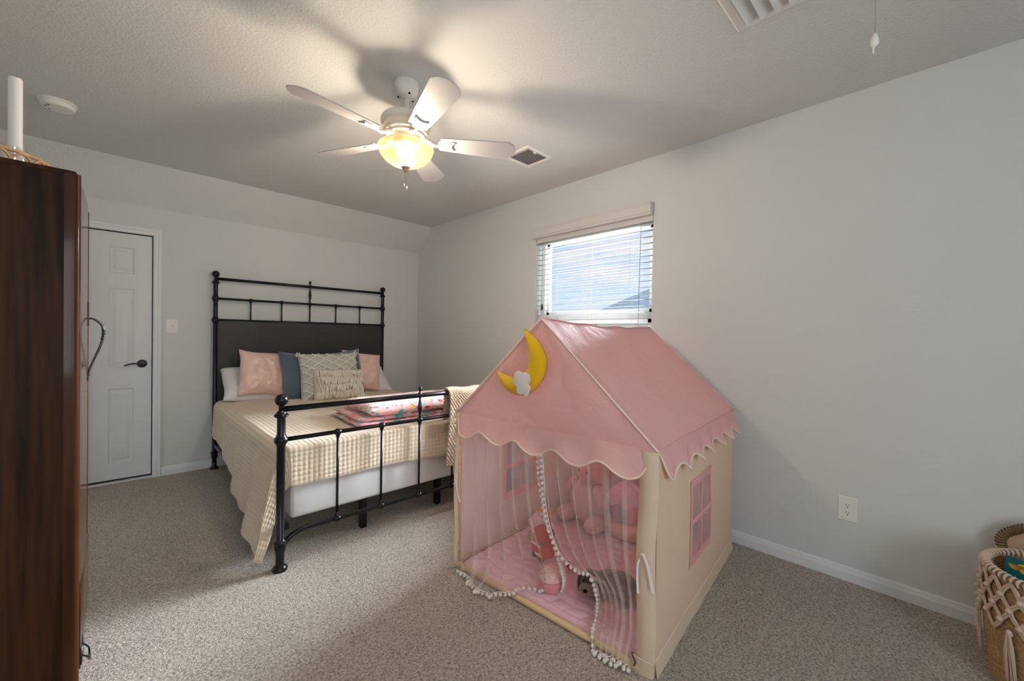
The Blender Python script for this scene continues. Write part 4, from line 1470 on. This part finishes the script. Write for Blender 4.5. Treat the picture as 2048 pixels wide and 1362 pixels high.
# orange wedge and crumpled pink cloth
t = toy('toy_wedge', 'orange wooden wedge block standing at the left tent wall', .120, .630, rot=20)
MB().prism([(-.05, 0), (.05, 0), (.055, .085), (.0, .150), (-.05, .080)], lambda a, b: (a, -.03, b), lambda a, b: (a, .03, b)).build('block', mat('orange_paint', (.80, .36, .06), .5), t, world=False, smooth=False, bevel=.004)
MB().box(-.062, -.050, -.031, .031, .0, .078).build('dark_side', mat('charcoal_paint', (.05, .05, .07), .5), t, world=False, bevel=.003)
t = toy('crumpled_cloth', 'pale pink crumpled satin cloth behind the red toy', .215, .470, cat='cloth')
m = MB()
def cr_(a, b):
    th, ph = PI * b, 2 * PI * a
    r_ = 1 + .35 * noise.cell(Vector((a * 7, b * 6, 1))) * .3 + .25 * noise.noise(Vector((math.cos(ph) * 2, math.sin(ph) * 2, b * 5)))
    return (.060 * r_ * math.sin(th) * math.cos(ph), .055 * r_ * math.sin(th) * math.sin(ph), .115 + .060 * r_ * math.cos(th) - .01)
m.grid(16, 11, cr_, wrap_u=True)
m.build('cloth', mat('pale_pink_satin', (.80, .58, .60), .5, .4), t, world=False, smooth=False)
MB().box(-.05, .05, -.045, .045, 0, .058).build('cloth_base', mat('olive_felt', (.40, .35, .16), .9), t, world=False, bevel=.012)
# brown plush dog lying on the mat
fur = mat('brown_plush', (.085, .050, .038), .95, .1, sheen=.6, bump=(120, .7, .008))
fur2 = mat('taupe_plush', (.26, .17, .13), .95, .1, sheen=.5, bump=(120, .6, .006))
t = toy('plush_dog', 'brown plush animal lying on the pink mat at the tent front', .800, .300, rot=20)
m = MB().ell((0, .03, .050), (.105, .062, .050), 24, 16)
m.build('body', fur, t, world=False)
hd = MB().ell((-.105, -.045, .075), (.052, .050, .048), 20, 14).build('head', fur, t, world=False)
def sub(m, name, mt, par):
    o = m.build(name, mt, par, world=False)
    o.location = Vector(o.location) - Vector(par.location)
    return o
sub(MB().ell((-.118, -.092, .058), (.034, .034, .027), 18, 12), 'muzzle', fur2, hd)
sub(MB().ell((-.118, -.124, .066), (.011, .007, .008), 12, 8), 'nose', M['dark_gap'], hd)
for sx in (-1, 1):
    sub(MB().ell((-.105 + sx * .052, -.045, .055), (.015, .026, .046), 14, 10), 'ear', fur, hd)
    sub(MB().ell((-.112 + sx * .020, -.088, .092), (.006, .006, .006), 10, 8), 'eye', M['dark_gap'], hd)
for px_, py_, yaw in ((-.06, -.05, 0), (.04, -.045, .3), (.100, -.02, .2), (.105, .075, -.2)):
    MB().ell((px_, py_, .024), (.024, .050, .023), 16, 10, Matrix.Rotation(yaw, 3, 'Z')).build('leg', fur if px_ < .05 else fur2, t, world=False)
MB().tube([path([(.10, .04, .06), (.125, .05, .09), (.13, .05, .125)], i / 8) for i in range(9)], [.018, .018, .017, .016, .015, .014, .013, .011, .007], 10).build('tail', fur2, t, world=False)
# small red heart
t = toy('red_heart', 'small red felt heart between the curtains', .520, .340)
hp = [(.016 * math.sin(a) ** 3 * 1.6, .022 + (13 * math.cos(a) - 5 * math.cos(2 * a) - 2 * math.cos(3 * a) - math.cos(4 * a)) * .0013) for a in [2 * PI * k / 30 for k in range(30)]]
MB().prism(hp, lambda a, b: (a, -.008, b), lambda a, b: (a, .008, b)).build('heart', mat('red_felt', (.55, .01, .02), .9), t, world=False, bevel=.003)
# large pale plush
t = toy('plush_animal', 'big pale pink plush animal slumped at the back of the tent', .310, .900, rot=-10)
MB().ell((0, 0, .150), (.140, .120, .150), 28, 18).build('body', pale, t, world=False)
hd = MB().ell((.030, -.03, .350), (.098, .088, .085), 26, 16).build('head', mat('rose_plush', (.80, .42, .44), .95, .1, sheen=.5, bump=(90, .5, .006)), t, world=False)
for sx in (-1, 1):
    sub(MB().ell((.03 + sx * .05, -.02, .455), (.026, .016, .070), 14, 12, Matrix.Rotation(sx * .25, 3, 'Y')), 'ear', pale, hd)
    sub(MB().ell((.03 + sx * .032, -.112, .365), (.007, .005, .007), 8, 6), 'eye', M['dark_gap'], hd)
    MB().ell((sx * .120, -.09, .05), (.055, .090, .050), 18, 12).build('foot', pale, t, world=False)
    MB().ell((sx * .125, -.05, .215), (.036, .045, .080), 16, 12, Matrix.Rotation(sx * -.5, 3, 'Y')).build('arm', pale, t, world=False)
sub(MB().ell((.03, -.118, .340), (.012, .006, .008), 8, 6), 'nose', pinkp, hd)
# round cushion with a striped toy bag on it
t = toy('round_cushion', 'round blush floor cushion at the back right of the tent', .585, .930, cat='cushion')
m = MB().lathe([(0, 0), (.10, 0), (.135, .015), (.148, .048), (.138, .080), (.10, .094), (0, .098)], seg=36)
m.build('cushion', mat('blush_velvet', (.80, .50, .47), .8, .2, sheen=.5), t, world=False)
t = toy('toy_bag', 'striped toy bag with a ruffled pink top on the round cushion', .555, .925, z=.130)
cols = [(.75, .22, .20), (.80, .50, .22), (.30, .26, .42), (.72, .30, .40), (.35, .45, .55), (.75, .40, .45), (.78, .25, .30), (.45, .30, .50)]
for k in range(16):
    cm = mat('stripe_%d' % k, cols[k % 8], .8) if k < 8 else bpy.data.materials['stripe_%d' % (k - 8)]
    a0, a1 = 2 * PI * k / 16, 2 * PI * (k + 1) / 16
    m = MB()
    m.grid(4, 8, lambda a, b: ((.100 + .012 * math.sin(PI * b)) * math.cos(lerp(a0, a1, a)), (.100 + .012 * math.sin(PI * b)) * math.sin(lerp(a0, a1, a)), b * .130))
    m.build('stripe', cm, t, world=False)
m = MB()
def ruf(a, b):
    ph = 2 * PI * a
    r_ = lerp(.122, .0, b ** 1.6) * (1 + .10 * math.sin(ph * 9) * (1 - b))
    return (r_ * math.cos(ph), r_ * math.sin(ph), .105 + .105 * math.sin(PI / 2 * b) + .008 * math.sin(ph * 7))
m.grid(90, 14, ruf, wrap_u=True)
m.build('ruffled_top', mat('bright_pink_satin', (.82, .46, .60), .5, .4), t, world=False)
t = toy('plush_toy', 'cream plush toy with a golden tip behind the striped bag', .470, 1.060, z=.030)
MB().ell((0, 0, .17), (.09, .07, .17), 20, 14).build('body', pale, t, world=False)
hd = MB().ell((0, -.02, .390), (.070, .070, .070), 20, 14).build('head', mat('cream_plush', (.80, .66, .62), .95, .1, sheen=.5), t, world=False)
sub(MB().lathe([(.016, .450), (.010, .475), (0, .510)], (.03, -.03, 0), 12), 'horn', mat('gold_cloth', (.70, .40, .12), .5), hd)
for k in range(3):
    sub(MB().tube([path([(-.05, -.05, .43 - .03 * k), (-.075, -.06, .40 - .03 * k), (-.085, -.05, .35 - .03 * k)], i / 6) for i in range(7)], .014, 8), 'mane', mat('hot_pink_yarn', (.78, .22, .32), .8) if k == 0 else bpy.data.materials['hot_pink_yarn'], hd)
# stacked blocks at the right wall
for nm, lb, cm, z0_, hh in (('toy_block', 'purple foam block at the bottom by the right tent wall', (.20, .10, .34), .030, .13), ('toy_block', 'red foam block stacked on the purple block', (.58, .08, .06), .160, .14)):
    t = toy(nm, lb, .800, .960, z=z0_, group='foam blocks')
    MB().box(-.07, .07, -.07, .07, 0, hh).build('block', mat(lb.split()[0] + '_foam', cm, .8, .2), t, world=False, bevel=.006)
t = toy('orange_bin', 'orange storage bin seen through the right tent window', .925, .700, cat='bin')
MB().lathe([(0, 0), (.085, 0), (.100, .14), (.104, .15), (.098, .15), (.080, .01), (0, .01)], seg=28).build('bin', mat('orange_plastic', (.80, .38, .10), .5), t, world=False, auto=40)

# ================================================================== WARDROBE
M['door_veneer'] = wood('polished_veneer', (0.022, 0.008, 0.003), (0.050, 0.018, 0.007), 0.22, 0.6)
AX0, AX1, AY0, AY1, AZ = -0.70, -0.094, 2.000, 2.620, 1.772
wd = thing('wardrobe', 'tall dark mahogany wardrobe at the left edge of the photo', 'wardrobe', ((AX0 + AX1) / 2, (AY0 + AY1) / 2, 0))
MB().box(AX0, AX1 - .022, AY0 + .007, AY1 - .007, .07, AZ - .016).build('carcass', M['mahogany'], wd, smooth=False)
for yy in (AY0, AY1 - .022):   # front stiles of the side frames
    s_ = MB()
    n = 8
    pl = [(AX1 - .026, yy), (AX1 - .004, yy)] + [(AX1 - .004 + .016 * math.sin(PI / 2 * i / n), yy + .016 * (1 - math.cos(PI / 2 * i / n)) if yy == AY0 else yy + .022 * i / n) for i in range(1, n + 1)] + [(AX1 + .010, yy + .022), (AX1 - .026, yy + .022)]
    s_.prism(pl, lambda a, b: (a, b, 0.0), lambda a, b: (a, b, AZ - .010)).build('stile', M['mahogany_stile'], wd, smooth=True, auto=35)
for xx in (AX0,):
    for yy in (AY0, AY1 - .022):
        MB().box(xx, xx + .04, yy, yy + .022, 0, AZ - .010).build('stile', M['mahogany_stile'], wd, smooth=False, bevel=.003)
MB().box(AX0 - .004, AX1 + .002, AY0 + .004, AY1 - .004, AZ - .018, AZ).build('top', M['mahogany'], wd, smooth=False, bevel=.006)
MB().box(AX0, AX1, AY0 + .004, AY1 - .004, .03, .075).build('plinth', M['mahogany_stile'], wd, smooth=False, bevel=.004)
ym = (AY0 + AY1) / 2
for ya, yb, k in ((AY0 + .020, ym - .002, 0), (ym + .002, AY1 - .020, 1)):
    # door with a swept bow front and rounded top corner
    def df(a, b, off):
        y = lerp(ya, yb, a)
        top = AZ - .030
        if k == 1: top -= .05 * max(0, (a - .45) / .55) ** 2
        z = lerp(.36, top, b)
        x = AX1 + .004 + .012 * math.sin(PI * lerp(.12, .88, (y - AY0) / (AY1 - AY0)))
        return (x + off, y, z)
    m = MB().grid(14, 12, lambda a, b: df(a, b, 0)).grid(14, 12, lambda a, b: df(a, b, -.022))
    for e in (0, 1):
        m.grid(2, 12, lambda a, b: df(e, b, -.022 * a))
        m.grid(14, 2, lambda a, b: df(a, e, -.022 * b))
    d = m.build('door', M['door_veneer'], wd, auto=40)
    for zz in ((.62, 1.30, 1.62) if k == 0 else ()):
        hh = .085 if abs(zz - 1.30) < .01 else .03
        MB().lathe([(0, zz - hh), (.003, zz - hh + .004), (.0045, zz - hh * .8), (.0045, zz + hh * .8), (.003, zz + hh - .004), (0, zz + hh)], (AX1 + .008, AY0 + .014, 0), 10).build('hinge', M['brown_tin'], d)
HYw = 2.470
x_ = AX1 + .015
h = MB()
pts = [(x_, HYw, 1.292), (x_ + .020, HYw, 1.288), (x_ + .042, HYw, 1.262), (x_ + .046, HYw, 1.225), (x_ + .036, HYw, 1.175), (x_ + .018, HYw, 1.120), (x_ + .004, HYw, 1.075), (x_ + .002, HYw, 1.050)]
h.tube([path(pts, i / 40) for i in range(41)], [.0048 - .0022 * abs(i / 40 - .35) for i in range(41)], 10)
for k in range(5):
    p = path(pts, .36 + .03 * k)
    h.ell(p, (.0065, .006, .006), 10, 7)
ho = h.build('bail_handle', M['bronze'], wd)
tag(ho, 'dark curved bail handle')
MB().box(x_ - .002, x_ + .003, HYw - .014, HYw + .014, 1.26, 1.36).build('back_plate', M['brown_tin'], wd, bevel=.002)
MB().box(x_ - .002, x_ + .003, HYw - .010, HYw + .010, 1.030, 1.060).build('back_plate', M['bronze'], wd, bevel=.002)
dr = MB().box(AX1 - .015, AX1 + .016, AY0 + .022, AY1 - .022, .078, .345).build('drawer', M['door_veneer'], wd, bevel=.006)
for yy in (2.072,):
    q = MB().tube([path([(AX1 + .016, yy - .035, .125), (AX1 + .034, yy - .030, .105), (AX1 + .036, yy, .080), (AX1 + .034, yy + .030, .105), (AX1 + .016, yy + .035, .125)], i / 16) for i in range(17)], .0042, 8)
    q.box(AX1 + .015, AX1 + .019, yy - .045, yy + .045, .092, .150)
    q.build('drawer_pull', M['bronze'], dr)

# ------------------------------------------------------------------ on top of the wardrobe
ZW = AZ
cx_, cy_ = -.251, 2.250
tr = thing('rattan_tray', 'openwork rattan tray on top of the wardrobe', 'tray', (-.335, 2.235, ZW))
MB().lathe([(0, 0), (.150, 0), (.150, .006), (0, .006)], (-.335, 2.235, ZW), 40).build('tray_base', M['rattan'], tr, auto=40)
for rr, zz, th in ((.166, .052, .0058), (.160, .010, .005)):
    MB().tube([(-.335 + rr * math.cos(a), 2.235 + rr * math.sin(a), ZW + zz) for a in [2 * PI * k / 48 for k in range(48)]], th, 8, closed=True).build('rim', M['rattan'], tr)
for k in range(18):
    a0 = 2 * PI * k / 18
    pts = []
    for i in range(13):
        s = i / 12
        a = a0 + 2 * PI / 18 * 1.35 * s
        rr = .161 + .008 * math.sin(PI * s)
        pts.append((-.335 + rr * math.cos(a), 2.235 + rr * math.sin(a), ZW + .010 + .038 * math.sin(PI * s)))
    MB().tube(pts, .0042, 6).build('rattan_loop', M['rattan'], tr)
gl = thing('candle_holder', 'clear glass candle holder around the white pillar candle', 'candle holder', (cx_, cy_, ZW + .006))
MB().lathe([(0, .001), (.028, .001), (.031, .006), (.031, .092), (.030, .094), (.029, .092), (.029, .010), (0, .009)], (cx_, cy_, ZW + .006), 36).build('glass_cup', M['glass'], gl, auto=40)
cd = thing('pillar_candle', 'tall white pillar candle on top of the wardrobe', 'candle', (cx_, cy_, ZW + .016))
MB().lathe([(0, .0), (.0172, .0), (.0175, .004), (.0172, .322), (.0160, .327), (.012, .326), (0, .323)], (cx_, cy_, ZW + .016), 32).build('wax', M['candle'], cd, auto=50)
MB().tube([(cx_, cy_, ZW + .335), (cx_ + .001, cy_, ZW + .346), (cx_ + .002, cy_, ZW + .351)], .0014, 6).build('wick', M['dark_gap'], cd)
vs_ = thing('ceramic_vase', 'white tapered ceramic vase behind the candle at the left edge', 'vase', (-.44, 2.48, ZW))
MB().lathe([(0, 0), (.085, 0), (.100, .05), (.098, .11), (.080, .20), (.055, .29), (.036, .34), (.030, .345), (.030, .30), (0, .30)], (-.44, 2.48, ZW), 36).build('vase_body', M['white'], vs_, auto=60)

# ================================================================== MACRAME BASKET
bx, by, bh = 2.415, -.345, 0.420
bk = thing('storage_basket', 'round woven seagrass basket wrapped in cream macrame at the lower right', 'basket', (bx, by, 0))
def brad(z): return .180 + .027 * math.sin(PI * min(1, z / bh) * .62)
m = MB()
nr = 46
for i in range(nr):
    z = .006 + (bh - .012) * i / (nr - 1)
    rr = brad(z)
    m.tube([(bx + rr * math.cos(a), by + rr * math.sin(a), z + .0012 * math.sin(a * 40 + i)) for a in [2 * PI * k / 56 for k in range(56)]], .0058, 6, closed=True)
m.lathe([(0, .004), (.176, .004), (.176, .010), (0, .010)], (bx, by, 0), 40)
m.build('coiled_body', M['seagrass'], bk)
def bpt(a, z, off=.010):
    rr = brad(z) + off
    return Vector((bx + rr * math.cos(a), by + rr * math.sin(a), z))
MB().tube([bpt(2 * PI * k / 60, bh, .002) for k in range(60)], .0085, 10, closed=True).build('rim', M['seagrass'], bk)
# wrapped rim cord
NW = 72
m = MB()
for k in range(NW):
    a = 2 * PI * k / NW
    c_ = bpt(a, bh, .002)
    pts = [c_ + Vector((math.cos(a), math.sin(a), 0)) * .0125 * math.cos(t) + Vector((0, 0, 1)) * .0125 * math.sin(t) for t in [2 * PI * i / 10 for i in range(10)]]
    m.tube(pts, .0048, 5, closed=True)
o = m.build('rim_wrap', M['macrame'], bk)
o['kind'] = 'stuff'
NK = 24
rows = [bh - .010, bh - .060, bh - .105, bh - .150, bh - .195]
for k in range(NK):
    a = 2 * PI * k / NK
    st = 2 * PI / NK
    m = MB()
    for sgn in (-1, 1):
        for dd in (-.004, .004):
            pts = []
            for i, z in enumerate(rows[:4] if k % 2 else rows):
                off = (0.0 if i % 2 == 0 else sgn * st / 2)
                pts.append(bpt(a + off + dd / .2, z, .012))
            pp = [path(pts, j / 24) for j in range(25)]
            m.tube(pp, .0042, 6)
    m.build('macrame_cord', M['macrame'], bk)
    for i in range(1, 4):
        aa = a + (0 if i % 2 == 0 else st / 2)
        MB().ell(bpt(aa, rows[i], .015), (.010, .010, .009), 10, 7).build('macrame_knot', M['macrame'], bk)
rnd = random.Random(11)
for k in range(0, NK, 3):
    a = 2 * PI * k / NK
    m = MB()
    z0_ = rows[4] + .012
    m.ell(bpt(a, z0_, .014), (.010, .010, .012), 10, 7)
    for j in range(24):
        da = rnd.uniform(-.085, .085)
        ln = rnd.uniform(.150, .180)
        pts = [bpt(a + da * .2, z0_, .014 + rnd.uniform(0, .006)), bpt(a + da * .7, z0_ - ln * .4, .014 + rnd.uniform(0, .010)), bpt(a + da, max(.01, z0_ - ln), .013 + rnd.uniform(0, .012))]
        m.tube([path(pts, q / 8) for q in range(9)], .0026, 5)
    m.build('tassel', M['macrame'], bk)
# book in the basket
bo = thing('picture_book', 'teal children picture book standing in the basket', 'book', (2.432, -.285, .168))
BM = Matrix.Rotation(R(75.5), 3, 'Z') @ Matrix.Rotation(R(8), 3, 'X')
def bkp(a, b, d): return BM @ Vector((a, d, b)) + Vector((2.432, -.285, .168))
def bbox(x0, x1, d0, d1, z0_, z1_):
    return MB().prism([(x0, z0_), (x1, z0_), (x1, z1_), (x0, z1_)], lambda a, b: bkp(a, b, d0), lambda a, b: bkp(a, b, d1))
bbox(-.10, .10, .009, .012, 0, .265).build('front_cover', M['teal'], bo, smooth=False)
bbox(-.10, .10, -.012, -.009, 0, .265).build('back_cover', M['teal'], bo, smooth=False)
bbox(-.097, .096, -.009, .009, .004, .261).build('pages', M['paper'], bo, smooth=False)
yel = mat('yellow_print', (.62, .36, .03), .5)
pnk = mat('pink_print', (.50, .16, .22), .5)
def blob(cx2, cz2, pts, mt, name='cover_print'):
    MB().prism([(cx2 + a, cz2 + b) for a, b in pts], lambda a, b: bkp(a, b, .0119), lambda a, b: bkp(a, b, .0126)).build(name, mt, bo, smooth=False)
blob(.048, .228, [(-.030, .000), (-.012, -.012), (.010, -.010), (.020, .004), (.030, .006), (.046, .016), (.038, .002), (.024, -.004), (.020, .020), (.006, .026), (-.006, .016), (-.018, .020)], yel)
blob(.040, .246, [(-.008, -.006), (.006, -.006), (.008, .006), (-.006, .008)], mat('brown_print', (.08, .03, .02), .5))
blob(.050, .172, [(-.016, -.022), (.016, -.022), (.012, .004), (.008, .024), (-.006, .026), (-.012, .006)], pnk)
# round woven-rimmed panel behind the book
wr = thing('woven_hand_fan', 'round tan panel with a wrapped seagrass rim behind the basket book', 'woven panel', (2.678, -.278, 0))
WM = Matrix.Rotation(R(70), 3, 'Z') @ Matrix.Rotation(R(4), 3, 'X')
def wpt(a, b, d): return WM @ Vector((a, d, b)) + Vector((2.678, -.278, .425))
def ringr(t): return .074 * (1 + .10 * math.cos(3 * t + .5))
MB().prism([(ringr(2 * PI * k / 40) * math.cos(2 * PI * k / 40), ringr(2 * PI * k / 40) * math.sin(2 * PI * k / 40)) for k in range(40)], lambda a, b: wpt(a, b, -.003), lambda a, b: wpt(a, b, .003)).build('panel', M['tan'], wr, smooth=False)
MB().tube([wpt((ringr(t_) + .004) * math.cos(t_), (ringr(t_) + .004) * math.sin(t_), 0) for t_ in [2 * PI * k / 48 for k in range(48)]], .014, 10, closed=True).build('rim', M['seagrass'], wr)
m = MB()
for k in range(46):
    t_ = 2 * PI * k / 46
    c_ = wpt((ringr(t_) + .004) * math.cos(t_), (ringr(t_) + .004) * math.sin(t_), 0)
    rad = (c_ - wpt(0, 0, 0)).normalized()
    nn = WM @ Vector((0, 1, 0))
    m.tube([c_ + rad * .0165 * math.cos(q) + nn * .016 * math.sin(q) for q in [2 * PI * i / 8 for i in range(8)]], .0034, 5, closed=True)
o = m.build('rim_wrap', mat('dark_rush', (.12, .075, .04), .85, .15), wr)
o['kind'] = 'stuff'
MB().box(2.668, 2.692, -.292, -.264, .0, .36).build('handle', M['seagrass'], wr, bevel=.008)
